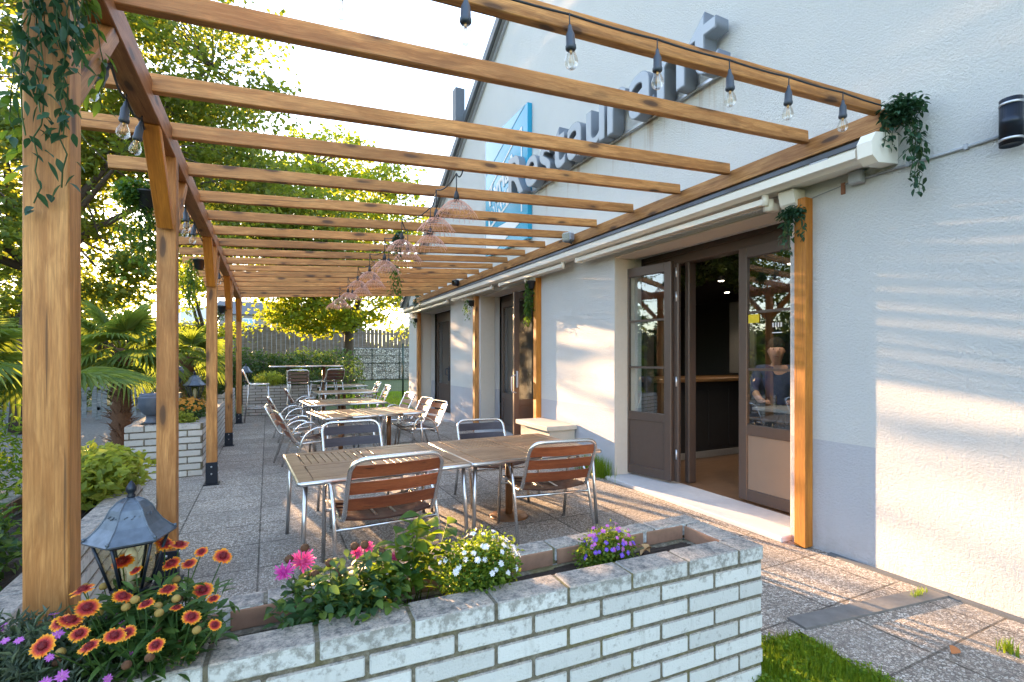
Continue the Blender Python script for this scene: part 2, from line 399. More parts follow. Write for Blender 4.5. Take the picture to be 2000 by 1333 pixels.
class MB:
    def __init__(s): s.v = []; s.f = []; s.sm = []
    def add(s, vs, fs, smooth=False):
        b = len(s.v); s.v += [tuple(x) for x in vs]
        s.f += [tuple(b + i for i in f) for f in fs]; s.sm += [smooth] * len(fs)
        return s
    def box(s, c, d, rz=0, ch=0):
        hx, hy, hz = d[0] / 2, d[1] / 2, d[2] / 2
        if ch <= 0:
            vs = [(x, y, z) for z in (-hz, hz) for y in (-hy, hy) for x in (-hx, hx)]
            fs = [(0, 2, 3, 1), (4, 5, 7, 6), (0, 1, 5, 4), (2, 6, 7, 3), (0, 4, 6, 2), (1, 3, 7, 5)]
        else:
            ch = min(ch, hx * .8, hy * .8, hz * .8); vs = []; idx = {}
            for sx in (-1, 1):
                for sy in (-1, 1):
                    for sz in (-1, 1):
                        for a in range(3):
                            p = [sx * (hx - ch), sy * (hy - ch), sz * (hz - ch)]
                            p[a] = (sx, sy, sz)[a] * (hx, hy, hz)[a]
                            idx[(sx, sy, sz, a)] = len(vs); vs.append(tuple(p))
            fs = []
            def q(l): fs.append(tuple(idx[k] for k in l))
            for a in range(3):
                o = [i for i in range(3) if i != a]
                for sg in (-1, 1):
                    l = []
                    for (p, r) in ((-1, -1), (1, -1), (1, 1), (-1, 1)):
                        k = [0, 0, 0]; k[a] = sg; k[o[0]] = p; k[o[1]] = r; l.append((*k, a))
                    q(l if (sg > 0) != (a == 1) else l[::-1])
            for a in range(3):
                o = [i for i in range(3) if i != a]
                for p in (-1, 1):
                    for r in (-1, 1):
                        k1 = [0, 0, 0]; k2 = [0, 0, 0]
                        k1[a] = -1; k2[a] = 1
                        for k in (k1, k2): k[o[0]] = p; k[o[1]] = r
                        q([(*k1, o[0]), (*k2, o[0]), (*k2, o[1]), (*k1, o[1])])
            for sx in (-1, 1):
                for sy in (-1, 1):
                    for sz in (-1, 1): q([(sx, sy, sz, 0), (sx, sy, sz, 1), (sx, sy, sz, 2)])
        cr, sr = math.cos(rz), math.sin(rz)
        s.add([(c[0] + x * cr - y * sr, c[1] + x * sr + y * cr, c[2] + z) for x, y, z in vs], fs)
        return s
    def bar(s, a, b, wd, ht, up=(0, 0, 1)):
        a = Vector(a); b = Vector(b); t = (b - a).normalized(); u = Vector(up)
        sd = t.cross(u).normalized(); u = sd.cross(t).normalized()
        vs = []
        for p in (a, b):
            for i, j in ((-1, -1), (1, -1), (1, 1), (-1, 1)): vs.append(p + sd * (wd / 2 * i) + u * (ht / 2 * j))
        return s.add(vs, [(3, 2, 1, 0), (4, 5, 6, 7), (0, 1, 5, 4), (1, 2, 6, 5), (2, 3, 7, 6), (3, 0, 4, 7)])
    def tube(s, pts, r, n=8, caps=True):
        pts = [Vector(p) for p in pts]
        rs = r if isinstance(r, (list, tuple)) else [r] * len(pts)
        ref = None; vs = []
        for i, p in enumerate(pts):
            t = (pts[min(i + 1, len(pts) - 1)] - pts[max(i - 1, 0)])
            t = t.normalized() if t.length > 1e-9 else Vector((0, 0, 1))
            if ref is None: ref = Vector((0, 0, 1)) if abs(t.z) < .9 else Vector((1, 0, 0))
            ref = (ref - t * ref.dot(t)).normalized(); b = t.cross(ref)
            for k in range(n):
                a = 2 * math.pi * k / n
                vs.append(p + ref * (math.cos(a) * rs[i]) + b * (math.sin(a) * rs[i]))
        fs = [(i * n + k, i * n + (k + 1) % n, (i + 1) * n + (k + 1) % n, (i + 1) * n + k) for i in range(len(pts) - 1) for k in range(n)]
        if caps: fs += [tuple(range(n))[::-1], tuple((len(pts) - 1) * n + k for k in range(n))]
        return s.add(vs, fs, True)
    def lathe(s, prof, n=16, c=(0, 0, 0)):
        vs = []
        for r, z in prof:
            for k in range(n):
                a = 2 * math.pi * k / n; vs.append((c[0] + r * math.cos(a), c[1] + r * math.sin(a), c[2] + z))
        fs = [(i * n + k, i * n + (k + 1) % n, (i + 1) * n + (k + 1) % n, (i + 1) * n + k) for i in range(len(prof) - 1) for k in range(n)]
        return s.add(vs, fs, n > 7)
    def build(s, name, mat, parent=None, loc=None, rot=None, wp=False):
        """wp: vertices are in world space, shift them to the parent's location"""
        v = s.v
        if wp and parent:
            L = parent.location; v = [(x - L.x, y - L.y, z - L.z) for x, y, z in v]
        me = bpy.data.meshes.new(name); me.from_pydata(v, [], s.f)
        me.polygons.foreach_set('use_smooth', s.sm)
        bm = bmesh.new(); bm.from_mesh(me); bmesh.ops.recalc_face_normals(bm, faces=bm.faces); bm.to_mesh(me); bm.free()
        me.update()
        return link_mesh(name, me, mat, parent, loc, rot)

def beam(name, a, b, wd, ht, mat, parent=None, roll=(0, 0, 1)):
    """a timber with its own grain axis (local X), between world points"""
    a = Vector(a); b = Vector(b); L = (b - a).length
    mb = MB().box((L / 2, 0, 0), (L, wd, ht), ch=.004)
    t = (b - a).normalized(); u = Vector(roll); y = u.cross(t).normalized(); z = t.cross(y)
    m = Matrix((t, y, z)).transposed()
    o = mb.build(name, mat)
    if parent: o.parent = parent; o.location = a - parent.location
    else: o.location = a
    o.rotation_euler = m.to_euler()
    return o

def arc(pts, rad, seg=5):
    """round the corners of a polyline"""
    P = [Vector(p) for p in pts]; out = [P[0]]
    for i in range(1, len(P) - 1):
        a = (P[i - 1] - P[i]); b = (P[i + 1] - P[i]); r = min(rad, a.length * .48, b.length * .48)
        p0 = P[i] + a.normalized() * r; p1 = P[i] + b.normalized() * r
        for k in range(seg + 1):
            t = k / seg; out.append(p0 * (1 - t) ** 2 + P[i] * 2 * t * (1 - t) + p1 * t * t)
    out.append(P[-1]); return out

def copy_tree(o, parent=None):
    c = o.copy(); COL.objects.link(c); c.parent = parent
    for ch in list(o.children): copy_tree(ch, c)
    return c

def np_mesh(name, V, Fq, mat, parent=None, loc=None):
    me = bpy.data.meshes.new(name)
    nv = len(V); nf, k = Fq.shape
    me.vertices.add(nv); me.vertices.foreach_set('co', np.asarray(V, np.float32).ravel())
    me.loops.add(nf * k); me.loops.foreach_set('vertex_index', np.asarray(Fq, np.int32).ravel())
    me.polygons.add(nf); me.polygons.foreach_set('loop_start', np.arange(0, nf * k, k, dtype=np.int32))
    me.polygons.foreach_set('loop_total', np.full(nf, k, np.int32))
    me.update(calc_edges=True); me.validate()
    return link_mesh(name, me, mat, parent, loc)

def leaf_arrays(P, size, up=.3, aspect=.5, droop=0.0, dirs=None, fold=.18):
    """folded two-triangle leaves at positions P"""
    n = len(P)
    D = rng.normal(size=(n, 3)) if dirs is None else dirs + rng.normal(size=(n, 3)) * .35
    D[:, 2] = D[:, 2] * .7 - droop
    D /= np.linalg.norm(D, axis=1)[:, None] + 1e-9
    N = rng.normal(size=(n, 3)); N[:, 2] += up * 3
    Sd = np.cross(D, N); Sd /= np.linalg.norm(Sd, axis=1)[:, None] + 1e-9
    N = np.cross(Sd, D)
    s = (size * (0.65 + .7 * rng.random(n)))[:, None]
    base = P; tip = P + D * s
    mid = P + D * s * .45 + N * s * fold
    a = mid + Sd * s * aspect * .5; b = mid - Sd * s * aspect * .5
    V = np.stack([base, a, tip, b], 1).reshape(-1, 3)
    i = np.arange(n) * 4
    F = np.concatenate([np.stack([i, i + 1, i + 2], 1), np.stack([i, i + 2, i + 3], 1)])
    return V, F

def foliage(name, P, size, mat, parent=None, **kw):
    L = np.array(parent.location) if parent else np.zeros(3)
    V, F = leaf_arrays(np.asarray(P, float), size, **kw)
    return np_mesh(name, V - L, F, mat, parent)

def ball(c, r, n, shell=.55):
    d = rng.normal(size=(n, 3)); d /= np.linalg.norm(d, axis=1)[:, None]
    rad = shell + (1 - shell) * rng.random(n) ** .6
    return np.array(c) + d * rad[:, None] * np.array(r)

# ================================================================== SETTING
W = 4.135                     # outer face of the rendered wall
def sheet(name, poly, z, mat, kind='structure'):
    me = bpy.data.meshes.new(name)
    me.from_pydata([(x, y, z) for x, y in poly], [], [tuple(range(len(poly)))])
    o = link_mesh(name, me, mat); return tag(o, kind=kind)
sheet('ground', [(-250, -150), (250, -150), (250, 350), (-250, 350)], -.03, M['lawn'])
sheet('terrace_paving', [(-1.70, 2.24), (-1.70, 15.6), (2.5, 15.6), (2.5, 14.9), (4.6, 14.9), (4.6, -.9), (2.45, -.9), (2.45, 1.0), (2.72, 1.35), (2.80, 1.87), (2.2, 1.87), (2.2, 2.24)], 0, M['pebble'])
t = NT('side_path_gravel'); v = t.coord(); n = t.noise(v, 22, 6, .7)
t.set(Base_Color=t.ramp(n, [(.3, (.09, .085, .08)), (.6, (.19, .18, .17)), (.8, (.3, .28, .26))]), Roughness=.9); t.bump(n, .5, .01)
M['path'] = t.m
sheet('side_path', [(-9, 2.0), (-1.6, 2.0), (-1.6, 14), (-3.0, 19), (-9, 19)], -.012, M['path'])
# bedding soil between the path and the posts
M['dark_concrete'] = plain('dark_concrete', (.17, .16, .15), .9, 0, .4, 16, .4)
cs = MB(); cs.bar((2.85, 1.93, .004), (4.12, 1.76, .004), .13, .02)
tag(cs.build('drain_kerb', M['dark_concrete']), kind='structure')
cs = MB(); cs.box((4.105, .9, .006), (.05, 3.2, .02)); tag(cs.build('wall_gutter', plain('drain_grey', (.11, .12, .13), .8)), kind='structure')
t = NT('indoor_planks'); v = t.coord(scale=(1, 6, 1)); n = t.noise(v, 4, 4)
t.set(Base_Color=t.mix(n, (.12, .062, .034), (.26, .15, .085)), Roughness=.35)
sheet('indoor_floor', [(4.5, -1), (11, -1), (11, 16), (4.5, 16)], .045, t.m)

# ------------------------------------------------------------------ restaurant building
bld = empty('restaurant_building', (W, 8, 0), 'white rendered gable-fronted restaurant with brown glazed doors along the terrace', 'building')
OPS = [(2.85, 5.34), (7.50, 9.98), (11.94, 14.72)]     # openings (Y ranges)
ZT = 2.95; TH = .46
def gz(y):                   # roof line of the gable
    return 3.62 + (16.05 - y) * .612 if y > 3.6 else 3.62 + (16.05 - 3.6) * .612 - (3.6 - y) * .612
def wallpiece(mb, y0, y1, z0, z1a, z1b=None):
    z1b = z1a if z1b is None else z1b
    x0, x1 = W, W + TH
    vs = [(x0, y0, z0), (x1, y0, z0), (x1, y1, z0), (x0, y1, z0), (x0, y0, z1a), (x1, y0, z1a), (x1, y1, z1b), (x0, y1, z1b)]
    mb.add(vs, [(3, 2, 1, 0), (4, 5, 6, 7), (0, 1, 5, 4), (1, 2, 6, 5), (2, 3, 7, 6), (3, 0, 4, 7)])
wl = MB()
ys = [-7.0] + [y for o in OPS for y in o] + [16.05]
for a, b in ((ys[0], ys[1]), (ys[2], ys[3]), (ys[4], ys[5]), (ys[6], ys[7])): wallpiece(wl, a, b, -.1, ZT)
wallpiece(wl, 3.6, 16.05, ZT, gz(3.6), gz(16.05)); wallpiece(wl, -7.0, 3.6, ZT, gz(-7), gz(3.6))
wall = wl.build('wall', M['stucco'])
wall.parent = bld; wall.location = -Vector(bld.location)
# smooth beige reveals lining each opening, 3 mm proud
for y0, y1 in OPS:
    rv = MB()
    rv.box((W + .17, y0 + .004, ZT / 2), (.33, .014, ZT - .02)); rv.box((W + .17, y1 - .004, ZT / 2), (.33, .014, ZT - .02))
    rv.box((W + .17, (y0 + y1) / 2, ZT - .006), (.33, y1 - y0, .018))
    rv.build('reveal', M['reveal'], bld, wp=True)
    st = MB(); st.box((W + .17, (y0 + y1) / 2, .022), (.62, y1 - y0 + .02, .05), ch=.008)
    st.build('doorstep', M['sill'], bld, wp=True)
# roof slabs, verge trims
for nm, (ya, yb) in (('roof_slope', (16.6, 3.6)), ('roof_slope', (3.6, -8))):
    rf = MB(); x0, x1 = W - .10, W + 9
    A = gz(ya); B = gz(yb)
    vs = [(x0, ya, A), (x1, ya, A), (x1, yb, B), (x0, yb, B)] + [(x0, ya, A + .14), (x1, ya, A + .14), (x1, yb, B + .14), (x0, yb, B + .14)]
    rf.add(vs, [(3, 2, 1, 0), (4, 5, 6, 7), (0, 1, 5, 4), (1, 2, 6, 5), (2, 3, 7, 6), (3, 0, 4, 7)])
    rf.build('roof', M['slate_roof'], bld, wp=True)
    vg = MB(); vg.bar((W - .13, ya, A + .06), (W - .13, yb, B + .06), .055, .17); vg.build('verge_board', M['verge'], bld, wp=True)
    vg = MB(); vg.bar((W - .06, ya, A - .05), (W - .06, yb, B - .05), .05, .05); vg.bar((W - .03, ya, A - .16), (W - .03, yb, B - .16), .05, .035); vg.build('verge_flashing', M['verge_light'], bld, wp=True)
fl = MB(); fl.box((W - .22, 10.75, 7.35), (.22, .22, .75)); fl.build('flue', M['verge'], bld, wp=True)
# back and side walls of the room, dark
rm = MB()
rm.box((10.8, 7.5, 1.6), (.2, 17, 3.2)); rm.box((7.7, -1.0, 1.6), (6, .2, 3.2)); rm.box((7.7, 15.9, 1.6), (6, .2, 3.2))
rm.box((6.7, 9.9, 1.6), (4.0, .12, 3.16)); rm.box((7.7, 7.5, 3.12), (6.2, 17, .1))
rm.build('room_walls', M['int_wall'], bld, wp=True)

def door_leaf(y0, y1, x0, x1, z0=.07, z1=2.80, panel=M['brown'], mid=.82, muntins=(1.48, 2.09), vert=None, sticker=False, handle=None, label=None):
    """glazed leaf from (x0,y0) to (x1,y1) in plan"""
    a = Vector((x0, y0, 0)); b = Vector((x1, y1, 0)); L = (b - a).length; rz = math.atan2(y1 - y0, x1 - x0)
    fr = MB(); w = .105; t = .06
    fr.box((w / 2, 0, (z0 + z1) / 2), (w, t, z1 - z0), ch=.006); fr.box((L - w / 2, 0, (z0 + z1) / 2), (w, t, z1 - z0), ch=.006)
    for z, h in ((z0 + .06, .12), (z1 - .06, .12), (mid, .11)): fr.box((L / 2, 0, z), (L - 2 * w, t * .96, h), ch=.004)
    o = fr.build('door', M['brown'], None); o.parent = bld
    o.location = a - Vector(bld.location); o.rotation_euler = (0, 0, rz)
    if label: o['label'] = label
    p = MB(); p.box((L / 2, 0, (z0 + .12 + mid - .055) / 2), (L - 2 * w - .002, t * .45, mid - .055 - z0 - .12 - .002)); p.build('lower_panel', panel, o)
    g = MB(); g.box((L / 2, 0, (mid + .055 + z1 - .12) / 2), (L - 2 * w, .008, z1 - .12 - mid - .055)); g.build('glass_pane', M['pane'], o)
    for z in muntins: MB().box((L / 2, 0, z), (L - 2 * w - .004, .03, .028)).build('glazing_bar', M['brown'], o)
    if sticker:
        s_ = MB(); s_.box((L - w - .075, .013, 2.02), (.13, .004, .09)); s_.build('yellow_sticker', M['yellow'], o)
        s_ = MB()
        for k in range(4): s_.box((L - w - .30 - .030 * k, .013, 1.94), (.014, .003, .045))
        s_.box((L - w - .345, .013, 1.86), (.11, .003, .010))
        s_.build('opening_hours_print', M['white_paint'], o)
    if handle is not None:
        hx, hy = handle
        h = MB(); h.box((hx, hy * .045, 1.22), (.045, .03, .30), ch=.008); h.tube(arc([(hx, hy * .05, 1.30), (hx, hy * .14, 1.30), (hx, hy * .14, 1.12), (hx, hy * .05, 1.12)], .04), .013, 8)
        h.box((hx, hy * .05, 1.02), (.05, .04, .13), ch=.01); h.build('handle', M['steel_grey'] if False else M['blue_rubber'], o)
    return o
# opening nearest the camera: fixed jambs, header, folded leaf left, gap, closed leaf right
hd = MB(); hd.box((4.74, 4.1, 2.87), (.16, 2.5, .16), ch=.01); hd.box((4.66, 4.1, 2.93), (.05, 2.5, .05))
hd.box((4.74, 4.60, 1.42), (.12, .07, 2.74), ch=.006); hd.box((4.70, 5.31, 1.42), (.12, .06, 2.74)); hd.box((4.74, 2.90, 1.42), (.10, .07, 2.74))
hd.build('door_frame', M['brown'], bld, wp=True)
door_leaf(4.66, 5.42, 4.50, 4.36, mid=.84, handle=(.72, -1) if False else None, label='folded brown glazed leaf standing open at the left of the opening')
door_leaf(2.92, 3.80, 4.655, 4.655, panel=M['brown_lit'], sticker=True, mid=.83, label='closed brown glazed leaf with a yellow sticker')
hh = MB()
hh.box((4.33, 5.45, 1.20), (.05, .03, .34), ch=.008); hh.tube(arc([(4.31, 5.44, 1.32), (4.22, 5.44, 1.30), (4.22, 5.44, 1.12), (4.31, 5.44, 1.10)], .05), .014, 8); hh.box((4.29, 5.45, .99), (.05, .05, .14), ch=.01)
hh.build('lever_handle', M['blue_rubber'], bld, wp=True)
hg = MB()
for z in (.35, 1.25, 2.3, 2.6): hg.tube([(4.53, 4.62, z), (4.53, 4.62, z + .12)], .016, 8)
hg.build('hinge', M['galv'], bld, wp=True)
for z in (0,):
    pl = MB(); pl.box((4.55, 4.63, 1.42), (.05, .08, 2.70), ch=.008); pl.build('folding_stile', M['brown'], bld, wp=True)
# second opening
hd = MB(); hd.box((4.70, 8.74, 2.87), (.14, 2.46, .14)); hd.box((4.70, 9.93, 1.42), (.12, .07, 2.74)); hd.box((4.70, 7.55, 1.42), (.12, .07, 2.74)); hd.build('door_frame', M['brown'], bld, wp=True)
door_leaf(9.00, 9.88, 4.50, 4.62, muntins=(), mid=.80, label='brown glazed leaf half open in the middle opening')
door_leaf(8.05, 8.02, 3.98, 4.62, muntins=(), mid=.80, label='brown leaf folded out edge-on beside the middle opening')
hh = MB(); hh.box((4.02, 7.98, 1.22), (.03, .05, .3), ch=.008); hh.tube(arc([(3.99, 7.96, 1.3), (3.90, 7.96, 1.28), (3.90, 7.96, 1.0), (3.99, 7.96, .98)], .05), .013, 8)
hh.build('lever_handle', M['steel_grey'], bld, wp=True)
# far opening: closed
hd = MB(); hd.box((4.70, 13.33, 2.87), (.14, 2.74, .14)); hd.box((4.70, 14.68, 1.42), (.12, .07, 2.74)); hd.box((4.70, 11.99, 1.42), (.12, .07, 2.74)); hd.build('door_frame', M['brown'], bld, wp=True)
door_leaf(13.36, 14.62, 4.655, 4.655, muntins=(), mid=.80, handle=(.1, 1))
door_leaf(12.03, 13.33, 4.655, 4.655, muntins=(), mid=.80)
# coloured pier ends
ds = MB()
for y, z in ((6.6, 2.9), (6.2, 2.92)): ds.box((W - .02, y, z), (.04, .06, .06))

# ------------------------------------------------------------------ inside the restaurant
bar = empty('bar_counter', (6.6, 6.0, .045), 'black fronted bar counter with an oak top inside the open doorway', 'counter')
b_ = MB(); b_.box((6.9, 6.0, .64), (3.3, .66, 1.18), ch=.01)
for k in range(7): b_.box((5.5 + k * .45, 5.668, .66), (.36, .012, .9), ch=.004)
b_.build('front', M['int_dark'], bar, wp=True)
b_ = MB(); b_.box((6.86, 5.98, 1.265), (3.5, .86, .06), ch=.01); b_.build('counter_top', M['counter_top'], bar, wp=True)
b_ = MB(); b_.box((6.9, 5.655, .10), (3.3, .02, .10)); b_.build('skirting', plain('pale_skirting', (.30, .27, .24), .6), bar, wp=True)
ppn = MB(); ppn.box((7.1, 5.75, 1.95), (.05, .5, 1.2), ch=.01); tag(ppn.build('menu_board', plain('grey_panel', (.16, .15, .14), .5)), 'tall grey panel standing on the right end of the indoor bar counter', 'panel')
P = np.concatenate([ball((x, y, 2.86), (.55, .5, .16), 900, .1) for x, y in ((5.6, 4.4), (6.4, 5.0), (5.6, 5.4), (7.2, 5.6), (6.3, 4.2), (7.4, 4.7), (5.9, 6.1))])
tag(foliage('ceiling_greenery', P, .09, M['lf_dark_in']), 'dark leafy garland covering the ceiling above the indoor bar', 'greenery')
for k, (x, y) in enumerate(((5.45, 4.75), (6.5, 5.55), (5.15, 3.55), (7.6, 5.2))):  # third one is put by the glass leaf to light the stand-in figure
    r = empty('ceiling_spotlight', (x, y, 2.64), ['lit indoor spotlight left of the others above the doorway gap', 'lit indoor spotlight deepest over the bar counter', 'lit indoor spotlight added closest to the closed glazed leaf to light the figure', 'lit indoor spotlight at the right end over the counter'][k], 'spotlight', 'spotlights over the indoor bar')
    MB().lathe([(.045, .06), (.05, 0), (.04, -.005)], 12).build('housing', M['int_dark'], r)
    MB().lathe([(.0, -.002), (.036, -.002), (.036, -.008), (0, -.008)], 12).build('lens', M['downlight'], r)
    ld = bpy.data.lights.new('spotlight_glow', 'SPOT'); ld.energy = (2.5, 2.5, 3.5, 2.5)[k]; ld.color = (1, .82, .6); ld.spot_size = R(110); ld.spot_blend = .6; ld.shadow_soft_size = .04
    lo = bpy.data.objects.new('spotlight_glow', ld); COL.objects.link(lo); lo.parent = r; lo.location = (0, 0, -.02)

# modelled figure and high table standing in for a reflection in the right leaf
def skin_body(name, J, E, root, mat, parent=None, sub=2):
    me = bpy.data.meshes.new(name); me.from_pydata([j[0] for j in J], E, [])
    o = bpy.data.objects.new(name, me); COL.objects.link(o)
    md = o.modifiers.new('skin', 'SKIN'); md.use_smooth_shade = True
    for i, j in enumerate(J):
        sv = me.skin_vertices[0].data[i]; r = j[1]; sv.radius = r if isinstance(r, tuple) else (r, r); sv.use_root = (i == root)
    o.modifiers.new('sub', 'SUBSURF').levels = sub; o.modifiers['sub'].render_levels = sub
    dg = bpy.context.evaluated_depsgraph_get(); em = bpy.data.meshes.new_from_object(o.evaluated_get(dg))
    bpy.data.objects.remove(o); em.name = name; em.materials.clear()
    r = link_mesh(name, em, mat, parent)
    return r
px0, py0 = 5.56, 3.98
per = empty('reflected_person', (px0, py0, .045), 'dark-haired figure in a navy top standing in for a reflection in the closed glass leaf', 'reflected_person', None, R(38))
J = [((0, 0, .95), (.12, .10)), ((0, .02, 1.15), (.12, .09)), ((-.03, .03, 1.38), (.15, .09)), ((-.05, .03, 1.45), .058), ((-.085, .035, 1.50), .046), ((-.14, .04, 1.565), (.080, .072)), ((-.135, .04, 1.715), (.125, .105)),
     ((-.03, .22, 1.42), .06), ((-.14, .30, 1.20), .05), ((-.36, .22, 1.07), .038), ((-.44, .18, 1.065), .03),
     ((-.03, -.18, 1.42), .06), ((-.12, -.24, 1.20), .05), ((-.32, -.14, 1.07), .038), ((-.42, -.10, 1.065), .03),
     ((-.1, .10, .88), .085), ((-.42, .12, .86), .065), ((-.44, .12, .46), .05), ((-.42, .12, .10), .04), ((-.54, .12, .05), .035),
     ((-.1, -.10, .88), .085), ((-.42, -.12, .86), .065), ((-.44, -.12, .46), .05), ((-.42, -.12, .10), .04), ((-.54, -.12, .05), .035)]
E_ = [(0, 1), (1, 2), (2, 3), (3, 4), (4, 5), (5, 6), (2, 7), (7, 8), (8, 9), (9, 10), (2, 11), (11, 12), (12, 13), (13, 14), (0, 15), (15, 16), (16, 17), (17, 18), (18, 19), (0, 20), (20, 21), (21, 22), (22, 23), (23, 24)]
skin_body('body', J, E_, 0, M['skin'], per)
JT = [((0, 0, .80), (.18, .15)), ((0, 0, .95), (.175, .145)), ((0, .02, 1.15), (.165, .125)), ((-.03, .03, 1.38), (.2, .125)), ((-.05, .03, 1.46), .075), ((-.03, .22, 1.41), .078), ((-.14, .30, 1.20), .068), ((-.26, .26, 1.12), .056), ((-.03, -.18, 1.41), .078), ((-.12, -.24, 1.20), .068), ((-.24, -.19, 1.12), .056)]
skin_body('shirt', JT, [(0, 1), (1, 2), (2, 3), (3, 4), (3, 5), (5, 6), (6, 7), (3, 8), (8, 9), (9, 10)], 0, M['shirt'], per)
JP = [((0, 0, .93), (.165, .14)), ((-.1, .10, .88), .10), ((-.42, .12, .86), .08), ((-.44, .12, .46), .065), ((-.42, .12, .16), .06), ((-.1, -.10, .88), .10), ((-.42, -.12, .86), .08), ((-.44, -.12, .46), .065), ((-.42, -.12, .16), .06)]
skin_body('trousers', JP, [(0, 1), (1, 2), (2, 3), (3, 4), (0, 5), (5, 6), (6, 7), (7, 8)], 0, M['int_dark'], per)
hm = MB(); hm.lathe([(.088 * math.sin(math.pi * q / 12) + .0001, -.095 * math.cos(math.pi * q / 12)) for q in range(13)], 20)
for k in range(160):
    a = random.uniform(0, 6.28); e = random.uniform(-.35, 1.5); d = Vector((math.cos(a) * math.cos(e) * .085, math.sin(a) * math.cos(e) * .085, math.sin(e) * .088))
    if e < .75 and abs(a - math.pi) < 1.2: continue
    hm.tube([d * .97, d * 1.03 + Vector((random.uniform(-.02, .02), random.uniform(-.02, .02), -.03))], [.008, .003], 4)
hm.build('hair', M['hair'], per, (-.108, .04, 1.715), (0, R(30), 0))
MB().tube([(-.222, .04, 1.655), (-.246, .04, 1.615), (-.222, .04, 1.608)], [.007, .013, .010], 8).build('nose', M['skin'], per)
for y in (.008, .072): MB().lathe([(0, -.008), (.009, 0), (0, .008)], 8, (-.222, y, 1.662)).build('eye', M['int_dark'], per)
MB().box((-.214, .04, 1.575), (.014, .040, .008), ch=.003).build('mouth', plain('lips', (.35, .12, .09), .5), per)
for y in (-.044, .124): MB().lathe([(0, -.026), (.010, -.012), (.012, .008), (0, .026)], 8, (-.13, y, 1.635)).build('ear', M['skin'], per)
for sgn, (hx, hy) in ((1, (-.44, .18)), (-1, (-.42, -.10))):
    for k in range(5):
        off = (-.03 + .018 * k) if k < 4 else -.045
        L_ = (.075, .085, .08, .062, .05)[k]
        d0 = Vector((hx, hy, 1.065)); dr = Vector((-.9, -.35 * sgn + (.5 * sgn if k == 4 else 0), 0)).normalized(); sd = Vector((dr.y, -dr.x, 0))
        p0 = d0 + sd * off + dr * .02
        skin_body('finger', [(tuple(p0), .010), (tuple(p0 + dr * L_ * .5 + Vector((0, 0, .010))), .009), (tuple(p0 + dr * L_ + Vector((0, 0, -.012))), .008)], [(0, 1), (1, 2)], 0, M['skin'], per, 1)
tb = empty('indoor_high_table', (5.20, 3.62, .045), 'pale-topped high table added before the reflection stand-in behind the glass leaf', 'table')
MB().box((0, 0, .985), (.54, .50, .035), ch=.006).build('tabletop', plain('grey_laminate', (.30, .29, .28), .4), tb)
MB().lathe([(.0, 0), (.22, 0), (.22, .015), (.03, .03), (.03, .965), (.1, .967), (0, .967)], 16).build('pedestal', M['bracket'], tb)
tb = empty('indoor_bar_stool', (px0 + .04, py0 + .03, .045), 'dark bar stool added under the reflection stand-in behind the glass leaf', 'stool')
MB().lathe([(0, .74), (.18, .74), (.19, .76), (.18, .785), (0, .79)], 16).build('seat', M['int_dark'], tb)
MB().lathe([(.0, 0), (.2, 0), (.2, .015), (.03, .03), (.03, .74)], 16).build('pedestal', M['bracket'], tb)
gl = MB().lathe([(.028, 0), (.032, .06), (.03, .13)], 12)
tag(gl.build('drinking_glass', M['bulb_glass'], None, (5.10, 3.72, 1.05)), 'clear drinking glass added on the high table beside the reflection stand-in', 'glass')

# ------------------------------------------------------------------ pergola
per_ = empty('pergola', (-.64, 2.1, 0), 'long larch timber pergola covering the terrace from outer posts to the wall', 'pergola')
PX = -.638; PS = .116
POSTS = [2.147, 4.25, 7.36, 10.45, 13.95]
for i, y in enumerate(POSTS):
    zb = .25 if i == 0 else (.10 if i in (2,) else .06)
    p = beam('post', (PX, y, zb), (PX, y, 3.02), PS, PS, M['timber'], per_, roll=(0, 1, 0))
    br = MB()
    br.box((PX, y, zb / 2 + .10), (PS + .012, PS + .012, .17 + zb), ch=.003); br.box((PX, y, .006), (PS + .06, PS + .06, .012))
    bo = br.build('bracket', M['bracket'], per_, wp=True)
    bt = MB()
    for z in (.10, .19):
        bt.tube([(PX, y - PS / 2 - .004, z + zb * .4), (PX, y - PS / 2 - .016, z + zb * .4)], .011, 6)
        bt.tube([(PX + PS / 2 + .004, y, z + zb * .4), (PX + PS / 2 + .016, y, z + zb * .4)], .011, 6)
    bt2 = bt.build('bolt', M['galv'], per_, wp=True); bt2.parent = bo; bt2.location = (0, 0, 0)
    for sg in ((-1, 1) if i else (1,)):
        a = Vector((PX, y + sg * (PS / 2 - .01), 2.52)); b = Vector((PX, y + sg * (PS / 2 + .52), 3.03))
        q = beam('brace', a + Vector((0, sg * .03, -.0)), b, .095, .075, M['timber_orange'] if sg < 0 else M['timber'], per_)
beam('beam', (PX, -.5, 3.09), (PX, 6.3, 3.09), .112, .15, M['timber_shade'], per_)
beam('beam', (PX, 6.305, 3.09), (PX, 14.28, 3.09), .112, .15, M['timber_shade'], per_)
beam('ledger', (4.07, 1.93, 3.35), (4.07, 8.2, 3.35), .06, .145, M['timber'], per_)
beam('ledger', (4.07, 8.205, 3.35), (4.07, 15.2, 3.35), .06, .145, M['timber'], per_)
RY = [2.075, 2.62, 3.39, 4.04, 4.80, 5.56] + [5.56 + .70 * k for k in range(1, 13)]
def raft_z(x): return 3.10 + (x + .58) * .0622      # underside of a rafter
for i, y in enumerate(RY):
    jit = random.uniform(-.012, .012); xa = -1.14 + random.uniform(-.04, .05); xb = 4.02
    beam('rafter', (xa, y + .03, raft_z(xa) + .05), (xb, y + jit + .03, raft_z(xb) + .05), .055, .10, M['timber'], per_)
